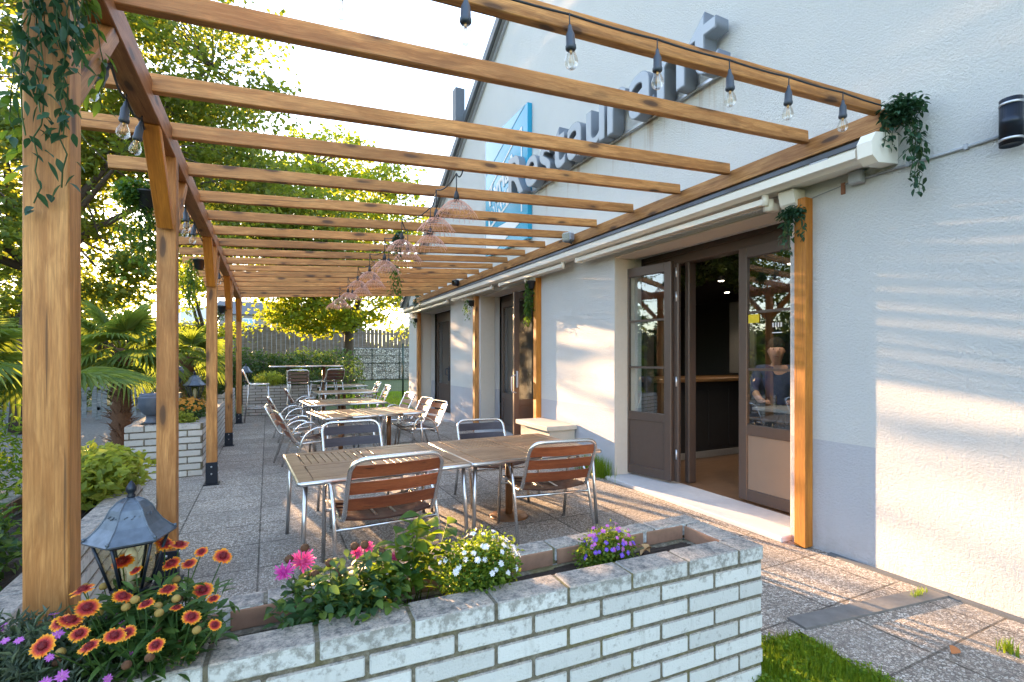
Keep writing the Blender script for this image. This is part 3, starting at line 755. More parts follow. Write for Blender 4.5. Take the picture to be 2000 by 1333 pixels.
for y0, y1 in ((2.655, 2.75), (7.30, 7.40), (10.05, 10.17), (14.62, 14.76)):
    ww = y1 - y0
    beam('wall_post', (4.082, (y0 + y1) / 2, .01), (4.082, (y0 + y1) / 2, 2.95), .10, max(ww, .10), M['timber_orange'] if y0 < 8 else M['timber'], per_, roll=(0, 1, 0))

# ------------------------------------------------------------------ awning under the ledger
aw = empty('folded_awning', (4.0, 8.8, 3.1), 'long cream folded awning cassette fixed to the white wall above the doors', 'awning')
Y0, Y1 = 2.02, 15.6
def prism_y(mb, prof, y0, y1):
    n = len(prof); vs = [(x, y0, z) for x, z in prof] + [(x, y1, z) for x, z in prof]
    mb.add(vs, [tuple(range(n)), tuple(n + k for k in range(n))[::-1]] + [(k, (k + 1) % n, n + (k + 1) % n, n + k) for k in range(n)])
c_ = MB(); prism_y(c_, [(4.12, 3.06), (3.90, 3.03), (3.86, 3.05), (3.85, 3.12), (3.87, 3.17), (4.12, 3.21)], Y0 + .1, Y1); c_.build('cassette', M['awn'], aw, wp=True)
c_ = MB(); prism_y(c_, [(4.13, 3.215), (3.90, 3.185), (3.895, 3.200), (4.13, 3.235)], Y0 + .1, Y1); prism_y(c_, [(3.846, 3.135), (3.866, 3.175), (3.858, 3.180), (3.838, 3.138)], Y0 + .1, Y1); c_.build('cover_seam', M['awn_dark'], aw, wp=True)
c_ = MB(); prism_y(c_, [(3.848, 3.045), (3.82, 3.05), (3.815, 3.11), (3.846, 3.12)], Y0 + .12, Y1 - .05); c_.build('front_bar', M['awn'], aw, wp=True)
c_ = MB(); prism_y(c_, [(4.13, 3.02), (3.88, 2.99), (3.81, 3.03), (3.80, 3.13), (3.85, 3.20), (4.13, 3.24)], Y0, Y0 + .10); c_.build('end_cap', M['awn'], aw, wp=True); c_ = MB(); prism_y(c_, [(4.13, 3.03), (3.84, 3.01), (3.84, 3.19), (4.13, 3.22)], Y1, Y1 + .05); c_.build('end_cap', M['awn'], aw, wp=True)
for a, b in ((2.95, 5.9), (6.3, 8.5), (8.9, 11.2), (11.6, 15.0)):
    c_ = MB(); c_.bar((3.93, a, 2.975), (3.93, b, 2.985), .05, .05); c_.bar((4.01, a + .1, 2.975), (4.01, b, 2.985), .035, .04)
    c_.tube([(3.93, a, 2.94), (3.93, a, 3.03)], .03, 10); c_.box((3.95, b, 2.98), (.12, .05, .07), ch=.01)
    c_.build('folding_arm', M['awn'], aw, wp=True)
for y in (2.72, 7.32, 10.4, 14.7):
    c_ = MB(); prism_y(c_, [(4.13, 3.04), (3.97, 3.03), (4.0, 2.92), (4.06, 2.87), (4.13, 2.87)], y, y + .14); c_.tube([(3.99, y + .24, 2.90), (3.99, y + .24, 3.0)], .045, 10); c_.box((4.03, y + .24, 2.94), (.12, .08, .07), ch=.01)
    c_.build('shoulder_bracket', M['awn'], aw, wp=True)
c_ = MB(); c_.box((3.838, 2.42, 3.115), (.004, .14, .035)); c_.build('label_plate', M['steel_grey'], aw, wp=True)

# ------------------------------------------------------------------ lettering and panel on the gable
def text_mesh(name, body, size, extrude, mat, parent, offset=0.0, shear=0.0, loc=(0, 0, 0), rot=None, sx=1.0):
    cu = bpy.data.curves.new(name, 'FONT'); cu.body = body; cu.size = size; cu.extrude = extrude; cu.offset = offset; cu.shear = shear
    o = bpy.data.objects.new(name, cu); COL.objects.link(o)
    dg = bpy.context.evaluated_depsgraph_get(); me = bpy.data.meshes.new_from_object(o.evaluated_get(dg)); adv = o.dimensions.x
    bpy.data.objects.remove(o); me.name = name; me.materials.clear()
    me.transform(Matrix.Diagonal((sx, 1, 1, 1)))
    xs = [v.co.x for v in me.vertices] or [0]
    r = link_mesh(name, me, mat, parent, loc, rot)
    return r, min(xs), max(xs)
WALLROT = (R(90), 0, R(-90))         # text reading toward -Y on a wall that faces -X
sg = empty('restaurant_lettering', (W, 5.8, 4.5), 'raised grey block letters reading Restaurant on the white gable', 'sign')
word = 'Restaurant'; widths = []
ypos = 8.13; scale_h = 1.02
for ch in word:
    hsz = 1.02 if ch == 'R' else 1.02
    o, a, b = text_mesh('letter', ch, hsz, .085, M['grey_letter'], sg, offset=.018, sx=1.0)
    wd = b - a
    o.rotation_euler = WALLROT
    o.location = Vector((W - .13, ypos + a, 4.47)) - Vector(sg.location)
    fo, a2, b2 = text_mesh('letter_face', ch, hsz, .004, M['grey_letter_face'], o, offset=.008)
    fo.location = (0, 0, .088); fo.rotation_euler = (0, 0, 0)
    ypos -= wd + .052
rl = MB(); rl.bar((W - .045, 8.15, 4.46), (W - .045, ypos + .05, 4.46), .03, .03); rl.build('fixing_rail', M['galv'], sg, wp=True)
print('LETTER END', ypos)

pn = empty('hotel_sign', (W, 8.55, 4.4), 'tall cyan sign panel with white lettering on the gable left of the grey letters', 'sign')
b_ = MB(); b_.box((W - .05, 8.55, 4.86), (.09, 1.86, 2.36), ch=.004); b_.build('panel', M['cyan'], pn, wp=True)
xf = W - .099
def flat(poly, mat, name, th=.004):
    n = len(poly); mb = MB(); vs = [(xf, y, z) for y, z in poly] + [(xf - th, y, z) for y, z in poly]
    mb.add(vs, [tuple(range(n)), tuple(n + k for k in range(n))[::-1]] + [(k, (k + 1) % n, n + (k + 1) % n, n + k) for k in range(n)])
    return mb.build(name, mat, pn, wp=True)
flat([(9.46, 5.35), (7.72, 6.03), (9.46, 6.03)], M['pale_cyan'], 'sky_print')
flat([(9.30, 5.02), (9.30, 4.98), (7.86, 5.66), (7.86, 5.62 + .08)], M['white_paint'], 'diagonal_line')
flat([(7.86, 5.7), (7.82, 5.7), (7.82, 4.2), (7.86, 4.2)], M['white_paint'], 'frame_line')
flat([(9.30, 4.55), (7.90, 4.99), (7.90, 4.62), (9.30, 4.18)], M['white_paint'], 'white_band')
flat([(9.44, 4.16), (8.1, 4.16), (7.9, 4.02), (9.0, 3.72), (9.44, 3.72)], M['white_paint'], 'white_corner')
o, a, b = text_mesh('name_lettering', 'Kyriad', .50, .004, M['white_paint'], pn, offset=.012, sx=.92)
o.rotation_euler = (Matrix(((0, 0, -1), (-1, 0, 0), (0, 1, 0)))).to_euler()
def place_text(o, y, z, ang, sh=.25):
    c, s = math.cos(ang), math.sin(ang)
    o.matrix_local = Matrix.Translation(Vector((xf - .006, y, z)) - Vector(pn.location)) @ (Matrix(((0, 0, -1), (-1, 0, 0), (0, 1, 0))).to_4x4()) @ Matrix.Rotation(ang, 4, 'Z')
place_text(o, 9.26, 4.66, R(17))
o, a, b = text_mesh('name_lettering', 'DIRECT', .44, .004, M['cyan'], pn, offset=.010, sx=.84)
place_text(o, 9.22, 4.27, R(17)); 

# ================================================================== PLANTERS
def brick_wall(br, mo, a, b, z0, zt, th, c=.085, L=.317, off=0.0, inner=None, seed=0, top_full=True, jw=.015):
    """run of bricks from a to b; the wall's thickness lies to the left of a->b, its face to the right"""
    rr = random.Random(seed)
    a = Vector((*a, 0)); b = Vector((*b, 0)); T = (b - a); LL = T.length; T.normalize(); N = Vector((-T.y, T.x, 0)); rz = math.atan2(T.y, T.x)
    rows = max(1, round((zt - z0) / c)); c = (zt - z0) / rows
    m = a + T * LL / 2 + N * (th / 2); mo.box((m.x, m.y, (z0 + zt) / 2 - .008), (LL - .012, th - .012, zt - z0 - .012), rz)
    for r in range(rows):
        zc = z0 + (r + .5) * c; x = -(L / 2 if (rows - 1 - r) % 2 == 0 else 0) - off
        if (rows - 1 - r) % 2 == 0: x += L / 2
        else: x += -L / 2 + .0
        while x < LL - .02:
            x0 = max(x, 0); x1 = min(x + L - jw, LL)
            if x1 - x0 > .03:
                d = rr.uniform(-.002, .003); p = a + T * ((x0 + x1) / 2) + N * (th / 2 - d)
                br.box((p.x, p.y, zc + rr.uniform(-.001, .001)), (x1 - x0, th + .002, c - jw), rz + rr.uniform(-.004, .004), ch=.005)
            x += L
def planter(label, corners, zt, wt=(.14, .12, .11, .12), soil=.10, off=(0, 0, 0, 0), mat='brick', L=.317, group='brick planters around the terrace', z0=0, lining=True):
    """corners: front-left, front-right, back-right, back-left (counter-clockwise from above)"""
    cx = sum(p[0] for p in corners) / 4; cy = sum(p[1] for p in corners) / 4
    root = empty('brick_planter', (cx, cy, 0), label, 'planter', group)
    br, mo = MB(), MB(); C = [Vector(p) for p in corners]
    e = [(C[(i + 1) % 4] - C[i]).normalized() for i in range(4)]
    A0, A1 = C[0], C[1]; brick_wall(br, mo, A0, A1, z0, zt, wt[0], off=off[0], seed=1, L=L)
    brick_wall(br, mo, C[1] + e[1] * wt[0], C[2] - e[1] * 0, z0, zt, wt[1], off=off[1], seed=2, L=L)
    brick_wall(br, mo, C[2] + e[2] * wt[1], C[3], z0, zt, wt[2], off=off[2], seed=3, L=L)
    brick_wall(br, mo, C[3] + e[3] * wt[2], C[0] - e[3] * wt[0], z0, zt, wt[3], off=off[3], seed=4, L=L)
    br.build('brickwork', M[mat], root, wp=True); mo.build('mortar', M['mortar'], root, wp=True)
    inn = []
    for i in range(4):
        p = C[i]; inn.append(p + e[i] * wt[(i + 3) % 4] - e[(i + 3) % 4] * wt[i])
    # soil: a bumpy sheet
    n = 26; V = []; F = []
    for j in range(n + 1):
        for i in range(n + 1):
            s, t = i / n, j / n
            q = inn[0] * (1 - s) * (1 - t) + inn[1] * s * (1 - t) + inn[2] * s * t + inn[3] * (1 - s) * t
            V.append((q.x, q.y, zt - soil + random.uniform(-.009, .009)))
    F = [(j * (n + 1) + i, j * (n + 1) + i + 1, (j + 1) * (n + 1) + i + 1, (j + 1) * (n + 1) + i) for j in range(n) for i in range(n)]
    MB().add(V, F).build('soil', M['soil'], root, wp=True)
    if lining:
        li = MB()
        for i in range(4):
            a, b = inn[i], inn[(i + 1) % 4]; T = (b - a); LL = T.length; T.normalize(); N = Vector((-T.y, T.x)); x = .01; rz = math.atan2(T.y, T.x)
            while x < LL - .05:
                w_ = min(.255, LL - x - .01); p = a + T * (x + w_ / 2) + N * .003
                li.box((p.x, p.y, zt - .055), (w_, .010, .075), rz, ch=.003); x += .28
        li.build('inner_bricks', M['terracotta'], root, wp=True)
        li = MB()
        for i in range(4):
            a, b = inn[i], inn[(i + 1) % 4]; T = (b - a); LL = T.length; T.normalize(); N = Vector((-T.y, T.x)); rz = math.atan2(T.y, T.x)
            p = a + T * (LL / 2) + N * .016; li.box((p.x, p.y, zt - .115), (LL - .02, .035, .045), rz, ch=.006)
        li.build('mortar_ledge', M['mortar'], root, wp=True)
    return root
planter('white painted brick planter in the foreground with chipped mossy coping', [(-1.30, 1.80), (2.205, 1.668), (2.225, 2.20), (-1.30, 2.24)], .68, off=(.13, .05, .1, 0))
planter('low brick planter along the left edge just beyond the nearest timber post', [(-1.62, 2.26), (-.83, 2.26), (-.86, 4.72), (-1.62, 4.72)], .68, off=(0, .08, .1, 0))
planter('white brick planter with yellow flowers beside the third timber post', [(-1.66, 7.95), (-.80, 7.95), (-.80, 11.9), (-1.66, 11.9)], .72, off=(.1, .05, 0, 0), mat='brick_far', lining=False)
planter('narrow brick planter left of the last timber post', [(-1.66, 12.7), (-.80, 12.7), (-.80, 15.45), (-1.66, 15.45)], .80, mat='brick_far', lining=False)
planter('pale brick planter behind the high tables at the far end of the terrace', [(-.62, 15.62), (1.30, 15.62), (1.30, 16.4), (-.62, 16.4)], .82, mat='brick_far', lining=False)
bx = empty('stone_ledge_box', (3.86, 6.75, 0), 'beige rendered box with an overhanging stone top against the white wall', 'wall box')
b_ = MB(); b_.box((3.90, 6.72, .27), (.44, .92, .54), ch=.006); b_.build('body', M['plaster_box'], bx, wp=True)
b_ = MB(); b_.box((3.87, 6.72, .575), (.52, 1.02, .07), ch=.008); b_.build('top_slab', M['plaster_box'], bx, wp=True)

# ================================================================== FURNITURE
CW = .31
def chair(label, x, y, rz, back='slat_red', seat='slat_dark', group='aluminium armchairs around the tables', s=1.0):
    r = empty('armchair', (x, y, 0), label, 'chair', group, rz); r.scale = (s, s, s)
    m = MB()
    for sx in (-1, 1):
        m.tube(arc([(sx * CW, .29, 0), (sx * (CW + .005), .20, .575), (sx * (CW + .005), .02, .60), (sx * (CW + .01), -.12, .50), (sx * (CW + .02), -.27, 0)], .09, 6), .0135, 9)
    m.tube([(-CW, .235, .36), (CW, .235, .36)], .011, 8); m.tube([(-CW - .012, -.165, .345), (CW + .012, -.165, .345)], .011, 8)
    m.build('side_frame', M['alu'], r)
    m = MB(); w = .275
    m.tube(arc([(-w, .235, .415), (-w, -.19, .385), (-w, -.395, .80), (w, -.395, .80), (w, -.19, .385), (w, .235, .415)], .10, 7), .0145, 9)
    m.build('back_frame', M['alu'], r)
    for k in range(3):
        z = .725 - .105 * k; y_ = -.19 - .205 * (z - .385) / .415
        m = MB(); n = 8; pts = [(-w + 2 * w * i / n, y_ - .028 * math.sin(math.pi * i / n)) for i in range(n + 1)]
        vs = []
        for px_, py_ in pts:
            for dy, dz in ((-.006, -.038), (.006, -.038), (.006, .038), (-.006, .038)): vs.append((px_, py_ + dy - dz * .45, z + dz))
        m.add(vs, [(i * 4 + q, i * 4 + (q + 1) % 4, (i + 1) * 4 + (q + 1) % 4, (i + 1) * 4 + q) for i in range(n) for q in range(4)] + [(3, 2, 1, 0), (n * 4, n * 4 + 1, n * 4 + 2, n * 4 + 3)])
        m.build('back_slat', M[back], r)
    for k in range(6):
        yk = -.155 + .078 * k; m = MB(); n = 6; vs = []
        for i in range(n + 1):
            xx = -w + 2 * w * i / n; zz = .412 - .028 * math.sin(math.pi * i / n) - .012 * math.sin(math.pi * k / 5)
            for dy, dz in ((-.032, -.006), (.032, -.006), (.032, .006), (-.032, .006)): vs.append((xx, yk + dy, zz + dz))
        m.add(vs, [(i * 4 + q, i * 4 + (q + 1) % 4, (i + 1) * 4 + (q + 1) % 4, (i + 1) * 4 + q) for i in range(n) for q in range(4)] + [(3, 2, 1, 0), (n * 4, n * 4 + 1, n * 4 + 2, n * 4 + 3)])
        m.build('seat_slat', M[seat], r)
    m = MB()
    for sx in (-.06, .06): m.box((sx, .03, .385), (.02, .40, .012)); 
    m.box((0, -.29, .60), (.035, .006, .30)) if False else None
    m.build('seat_strap', M['alu'], r)
    return r
def place(src, label, x, y, rz, s=1.06):
    c = copy_tree(src); c.location = (x, y, 0); c.rotation_euler = (0, 0, rz); c.scale = (s, s, s); c['label'] = label; return c
ch = chair('red-slatted aluminium armchair nearest the camera, at the left front of the nearest table', .775, 3.84, R(4), s=1.17)
place(ch, 'red-slatted aluminium armchair at the right front of the nearest table, beside the planter corner', 2.31, 4.02, R(-7), s=1.12)
chg = chair('armchair with back slats tinted as if in shade behind the left half of the nearest table', .86, 5.30, R(184), back='slat_shaded', s=1.12)
place(chg, 'armchair with back slats tinted as if in shade behind the right half of the nearest table', 2.30, 5.22, R(176))
for lab, x, y, a in (
        ('armchair at the left of the second table, nearer the camera', .52, 7.75, -82),
        ('armchair at the left of the second table, second from the camera', .40, 8.75, -95),
        ('sunlit armchair at the right of the second table, nearest the white wall and the camera', 2.32, 8.35, 100),
        ('sunlit armchair at the right side of the second table, farther from the camera', 2.32, 9.15, 97),
        ('armchair at the left side of the third table', .42, 10.75, -84),
        ('sunlit armchair at the right side of the third table', 2.40, 10.75, 95),
        ('armchair at the left side of the fourth table', .80, 13.4, -85),
        ('sunlit armchair at the right side of the fourth table', 2.55, 13.7, 92),
        ('sunlit armchair at the right side of the farthest table', 2.75, 16.0, 92)):
    place(ch, lab, x, y, R(a))

def table(label, x, y, rz, w, d, zt=.72, pedestal=False, legs=True, group='slatted teak tables on the terrace'):
    r = empty('slatted_table', (x, y, 0), label, 'table', group, rz)
    m = MB(); fw = .095; t = .022; z = zt - t / 2
    for sx in (-1, 1): m.box((sx * (w / 2 - fw / 2 - .012), 0, z), (fw, d - .024, t), ch=.003)
    for sy in (-1, 1): m.box((0, sy * (d / 2 - fw / 2 - .012), z), (w - 2 * fw - .034, fw, t), ch=.003)
    m.box((0, 0, z), (fw * .9, d - 2 * fw - .034, t), ch=.003)
    for sx in (-1, 1): m.box((sx * (w / 4 - .02), 0, z), (w / 2 - 1.55 * fw - .024, fw * .8, t), ch=.003)
    iw = w / 2 - 1.5 * fw - .03; idp = d / 2 - 1.45 * fw - .03
    for sx in (-1, 1):
        for sy in (-1, 1):
            cx = sx * (fw * .5 + iw / 2 + .006); cy = sy * (fw * .45 + idp / 2 + .004)
            if sx * sy < 0:
                n = int(iw / .055); p = iw / n
                for k in range(n): m.box((cx - iw / 2 + (k + .5) * p, cy, z), (p - .009, idp, t * .9), ch=.002)
            else:
                n = int(idp / .038); p = idp / n
                for k in range(n): m.box((cx, cy - idp / 2 + (k + .5) * p, z), (iw, p - .006, t * .9), ch=.002)
    m.build('slatted_top', M['teak_top'], r)
    m = MB(); hw, hd = w / 2 - .012, d / 2 - .012
    m.tube(arc([(0, -hd, z - .006), (hw, -hd, z - .006), (hw, hd, z - .006), (-hw, hd, z - .006), (-hw, -hd, z - .006), (0, -hd, z - .006)], .03, 4), .0165, 10)
    m.build('edge_frame', M['alu_edge'], r)
    if legs:
        for sx in (-1, 1):
            for sy in (-1, 1):
                MB().tube([(sx * (hw - .05), sy * (hd - .07), z - .01), (sx * (hw - .02), sy * (hd - .04), 0)], .0165, 10).build('leg', M['alu_edge'], r)
    m = MB(); m.bar((-hw + .05, 0, z - .03), (hw - .05, 0, z - .03), .04, .02); m.bar((-hw + .05, hd * .6, z - .03), (hw - .05, hd * .6, z - .03), .03, .02); m.bar((-hw + .05, -hd * .6, z - .03), (hw - .05, -hd * .6, z - .03), .03, .02)
    m.build('under_rail', M['alu_edge'], r)
    if pedestal:
        m = MB().tube([(0, .05, 0), (0, .05, z - .04)], .037, 14); m.lathe([(0, 0), (.2, 0), (.19, .012), (.05, .03), (0, .03)], 20, (0, .05, 0)); m.build('column', M['bronze'], r)
    return r
table('left half of the nearest table pair, slatted teak with a bright metal edge', .835, 4.45, R(3), 1.36, 1.22)
table('right half of the nearest table pair, with a brown column below', 2.20, 4.50, R(1.5), 1.36, 1.20, pedestal=True)
table('left half of the second row, a slatted table with a brown column', 1.06, 8.35, R(9), .80, 1.15, pedestal=True)
table('right half of the second row, a glowing slatted table by the sunlit chairs', 1.855, 8.47, R(9), .80, 1.15, pedestal=True)
table('slatted table of the third row, in front of the far two', 1.36, 10.5, R(5), 1.45, 1.25, zt=.735, pedestal=True)
table('slatted table of the fourth row', 1.78, 13.4, R(6), 1.45, 1.15, zt=.75, pedestal=True)
table('slatted table of the last row, farthest from the camera', 1.98, 16.1, R(4), 1.45, 1.2, zt=.77, pedestal=True)

def stool(label, x, y, rz, back=True, s=1.22):
    r = empty('bar_stool', (x, y, 0), label, 'bar stool', 'aluminium bar stools around the high tables', rz); r.scale = (s, s, s)
    m = MB()
    for sx in (-1, 1):
        for sy in (-1, 1): m.tube([(sx * .18, sy * .17, .76), (sx * .25, sy * .25, 0)], .0125, 8)
    for a, b in (((-.225, .222, .28), (.225, .222, .28)), ((-.225, -.222, .28), (.225, -.222, .28)), ((-.225, -.222, .28), (-.225, .222, .28)), ((.225, -.222, .28), (.225, .222, .28))): m.tube([a, b], .010, 6)
    m.build('leg_frame', M['alu'], r)
    m = MB(); m.tube(arc([(-.2, .2, .77), (-.2, -.17, .77), (-.2, -.28, 1.06), (.2, -.28, 1.06), (.2, -.17, .77), (.2, .2, .77), (-.2, .2, .77)], .06, 5), .0125, 8); m.build('back_frame', M['alu'], r)
    for k in range(3): MB().box((0, -.265 + .03 * k, 1.0 - .075 * k), (.38, .012, .062), ch=.003).build('back_slat', M['slat_dark'], r)
    for k in range(4): MB().box((0, -.13 + .09 * k, .772), (.39, .07, .012), ch=.003).build('seat_slat', M['slat_dark'], r)
    return r
s1 = stool('bar stool standing alone left of the high tables, seen side-on', -.22, 14.3, R(-88))
for lab, x, y, a in (('bar stool with its dark slatted back between the two high table columns', .72, 14.1, -4), ('bar stool at the right of the high tables, the one in front', 1.62, 14.9, 15), ('bar stool at the right of the high tables, half hidden behind another', 1.42, 15.2, 50)):
    c = copy_tree(s1); c.location = (x, y, 0); c.rotation_euler = (0, 0, R(a)); c['label'] = lab
def high_table(label, x, y, col):
    r = empty('high_table', (x, y, 0), label, 'high table', 'high tables at the far end of the terrace')
    m = MB(); m.box((0, 0, 1.375), (.93, .75, .03), ch=.004); m.build('tabletop', M['teak_top'], r)
    m = MB(); m.tube(arc([(0, -.38, 1.37), (.47, -.38, 1.37), (.47, .38, 1.37), (-.47, .38, 1.37), (-.47, -.38, 1.37), (0, -.38, 1.37)], .03, 4), .018, 8); m.build('edge_frame', M['alu_edge'], r)
    MB().tube([(0, 0, .03), (0, 0, 1.36)], .048, 14).build('column', M[col], r)
    MB().lathe([(0, 0), (.31, 0), (.30, .015), (.1, .04), (.05, .06), (0, .06)], 24).build('base_plate', M['alu_edge'], r)
high_table('left high table with a pale column on a round metal foot', .52, 15.05, 'alu_edge')
high_table('right high table with a warm brown column', 1.45, 15.25, 'bronze')

# ================================================================== LIGHTS AND FITTINGS
def bulb(label, x, y, z, tilt=(0, 0), s=1.0, group='bulbs of the festoon light string', ln=.13):
    """z = top of the drop cord"""
    r = empty('festoon_bulb', (x, y, z), label, 'light bulb', group); r.rotation_euler = (tilt[0], tilt[1], 0); r.scale = (s, s, s)
    MB().tube([(0, 0, .02), (0, 0, -ln)], .0035, 6).build('drop_cord', M['black_rubber'], r)
    MB().lathe([(0, -ln + .045), (.008, -ln + .045), (.012, -ln + .02), (.021, -ln - .0), (.023, -ln - .05), (.026, -ln - .055), (.026, -ln - .068), (.021, -ln - .075), (0, -ln - .075)], 14).build('socket', M['blue_rubber'], r)
    z0 = -ln - .072
    b = MB().lathe([(.013, z0), (.018, z0 - .015), (.029, z0 - .04), (.033, z0 - .060), (.030, z0 - .078), (.018, z0 - .090), (0, z0 - .094)], 16).build('glass_bulb', M['bulb_glass'], r)
    f = MB()
    f.tube([(0, 0, z0), (0, 0, z0 - .02)], .007, 6)
    for k in range(5):
        a = k * 1.257; f.tube([(.005 * math.cos(a), .005 * math.sin(a), z0 - .018), (.011 * math.cos(a), .011 * math.sin(a), z0 - .07)], .0009, 4)
    f.build('filament', M['filament'], b)
    return r
names = ['first at the top edge, hanging against the sky', 'hanging left of the gable edge', 'in front of the blank gable, third along', 'in front of the letter a of the grey lettering', 'in front of the gable below the letter t', 'second from the wall end', 'closest to the wall end with the ivy']
BX = [.26, .77, 1.298, 1.845, 2.385, 2.91, 3.466]
for k, x in enumerate(BX):
    z = raft_z(x) + .03 - .012
    bulb('filament bulb on the front rafter, ' + names[k], x, 2.02, z, (R(random.uniform(-3, 3)), R(random.uniform(-4, 4))), 1.0, ln=.085)
def cable(name, pts, r, label, sag=0.0, group=None, mat='black_rubber'):
    P = []
    for i in range(len(pts) - 1):
        a, b = Vector(pts[i]), Vector(pts[i + 1])
        for k in range(8):
            t = k / 8; p = a.lerp(b, t); p.z -= sag * 4 * t * (1 - t); P.append(p)
    P.append(Vector(pts[-1]))
    return tag(MB().tube(P, r, 6).build(name, M[mat]), label, 'cable', group)
cable('light_string', [(-.55, 2.03, 3.17)] + [(x, 2.025, raft_z(x) + .035) for x in BX] + [(3.98, 2.02, raft_z(3.98) + .02), (4.0, 1.97, 3.25)], .006, 'black festoon cable stapled along the front rafter', .006)
lb = [(-.70, 2.80, 2.97), (-.66, 2.92, 2.97), (-.68, 3.30, 2.98), (-.66, 3.56, 2.99)]
nm = ['tilted, highest, half behind the ivy', 'largest of the group', 'third of the group', 'fourth, next to the orange brace']
for k, (x, y, z) in enumerate(lb):
    bulb('filament bulb under the outer beam before the second post, ' + nm[k], x, y, z + .015, (R(random.uniform(-10, 10)), R([22, 20, 4, 10][k])), .95, ln=.07)
nm2 = ['nearest the camera', 'second', 'third', 'fourth', 'last before the hanging ivy']
for k, (x, y, z) in enumerate(((-.70, 4.95, 2.98), (-.72, 5.20, 2.99), (-.68, 5.42, 2.97), (-.70, 5.75, 2.98), (-.68, 6.05, 2.98))):
    bulb('filament bulb under the outer beam after the second post, ' + nm2[k], x, y, z + .01, (0, R(random.uniform(-6, 8))), 1.0, ln=.05)
nm3 = ['nearest the camera', 'second', 'last']
for k, (x, y) in enumerate(((-.70, 8.3), (-.70, 9.2), (-.70, 11.6))):
    bulb('small filament bulb far along the outer beam, ' + nm3[k], x, y, 2.99, (0, 0), 1.0, ln=.05)
cable('light_string', [(-.67, 2.3, 3.03), (-.70, 2.80, 2.99), (-.66, 2.92, 2.98), (-.68, 3.30, 2.99), (-.66, 3.56, 3.0), (-.70, 4.05, 3.02), (-.71, 4.95, 3.0), (-.72, 5.2, 3.0), (-.68, 5.42, 2.99), (-.7, 5.75, 3.0), (-.68, 6.05, 3.0), (-.7, 8.3, 3.0), (-.7, 11.6, 3.0)], .006, 'black festoon cable drooping under the outer beam', .035)

# rattan pendant shades hung in a zigzag
def shade_mesh(seed):
    rr = random.Random(seed); m = MB(); n = 44
    for k in range(n):
        a = 2 * math.pi * k / n; d = .35 * (1 if k % 2 else -1); pts = []
        for q in range(6):
            t = q / 5; rad = .02 + .185 * t ** .8 + rr.uniform(-.006, .006); z = -.0 - .145 * t ** 1.5; aa = a + d * t + rr.uniform(-.05, .05)
            pts.append((rad * math.cos(aa), rad * math.sin(aa), z))
        if rr.random() < .7:
            pts.append((pts[-1][0] * 1.12, pts[-1][1] * 1.12, pts[-1][2] - rr.uniform(.02, .06)))
        m.tube(pts, .0025, 3, caps=False)
    for rad, z in ((.06, -.03), (.12, -.075), (.165, -.115), (.19, -.142)):
        m.tube([(rad * math.cos(2 * math.pi * k / 20), rad * math.sin(2 * math.pi * k / 20), z + rr.uniform(-.004, .004)) for k in range(21)], .003, 3, caps=False)
    return m
def pendant(label, x, y, zt, drop):
    r = empty('pendant_lamp', (x, y, zt), label, 'pendant lamp', 'rattan pendant lamps strung under the rafters')
    MB().tube([(0, 0, 0), (0, 0, -drop + .06)], .005, 6).build('cord', M['black_rubber'], r)
    MB().lathe([(0, -drop + .09), (.012, -drop + .09), (.024, -drop + .05), (.026, -drop), (0, -drop)], 12).build('socket', M['black_rubber'], r)
    shade_mesh(int(y * 10)).build('woven_shade', M['rattan'], r, (0, 0, -drop + .01)).scale = (.8, .8, .8)
    return r
pl_ = []
ords = ['first', 'second', 'third', 'fourth', 'fifth', 'sixth', 'seventh', 'eighth', 'ninth', 'tenth', 'eleventh', 'twelfth', 'thirteenth', 'fourteenth', 'fifteenth', 'sixteenth', 'seventeenth', 'eighteenth']
yp = [4.12, 4.60, 5.2, 5.75, 6.2, 6.75, 7.35, 7.9, 8.5, 9.1, 9.8, 10.4, 11.1, 11.8, 12.5, 13.2]
cpts = []
for k, y in enumerate(yp):
    x = 1.46 + .010 * (y - 4) * 1.0 + (.10 if k % 2 == 0 else -.08) * (1 if k > 1 else .2)
    pendant('woven rattan pendant lamp, %s along the string from the camera' % ords[k], x, y, raft_z(x) - .02, .24 + .03 * (k % 3))
    cpts.append((x, y, raft_z(x) - .012))
cable('pendant_cable', [(1.52, 4.05, raft_z(1.52) + .01)] + cpts, .006, 'black cable zigzagging between the rattan pendant lamps', .05)

# wall lamp, conduit, junction box, spotlights
wl_ = empty('wall_lamp', (W - .09, 1.375, 3.03), 'dark cylindrical up-and-down wall lamp at the right edge', 'wall lamp')
MB().lathe([(0, -.13), (.052, -.13), (.055, -.14), (.055, .14), (.052, .13), (0, .13)], 24).build('body', M['dark_blue'], wl_)
MB().lathe([(.0555, .10), (.058, .10), (.058, .115), (.0555, .115)], 24).build('trim_ring', M['galv'], wl_)
MB().lathe([(.0555, -.115), (.058, -.115), (.058, -.10), (.0555, -.10)], 24).build('trim_ring', M['galv'], wl_)
MB().box((.07, 0, 0), (.05, .05, .08)).build('wall_mount', M['dark_blue'], wl_)
cd = MB(); cd.tube([(W - .012, 1.40, 2.99), (W - .012, 2.24, 2.985)], .011, 8); cd.tube([(W - .008, 2.33, 2.99), (W - .006, 2.6, 2.96), (W - .006, 2.78, 2.93)], .005, 6)
for y in (1.62, 1.95): cd.box((W - .014, y, 2.988), (.03, .02, .035))
tag(cd.build('conduit', M['steel_grey']), 'thin grey conduit running from the wall lamp to the junction box', 'conduit')
jb = empty('junction_box', (W - .035, 2.285, 3.0), 'small grey junction box on the white wall beside the awning end', 'junction box')
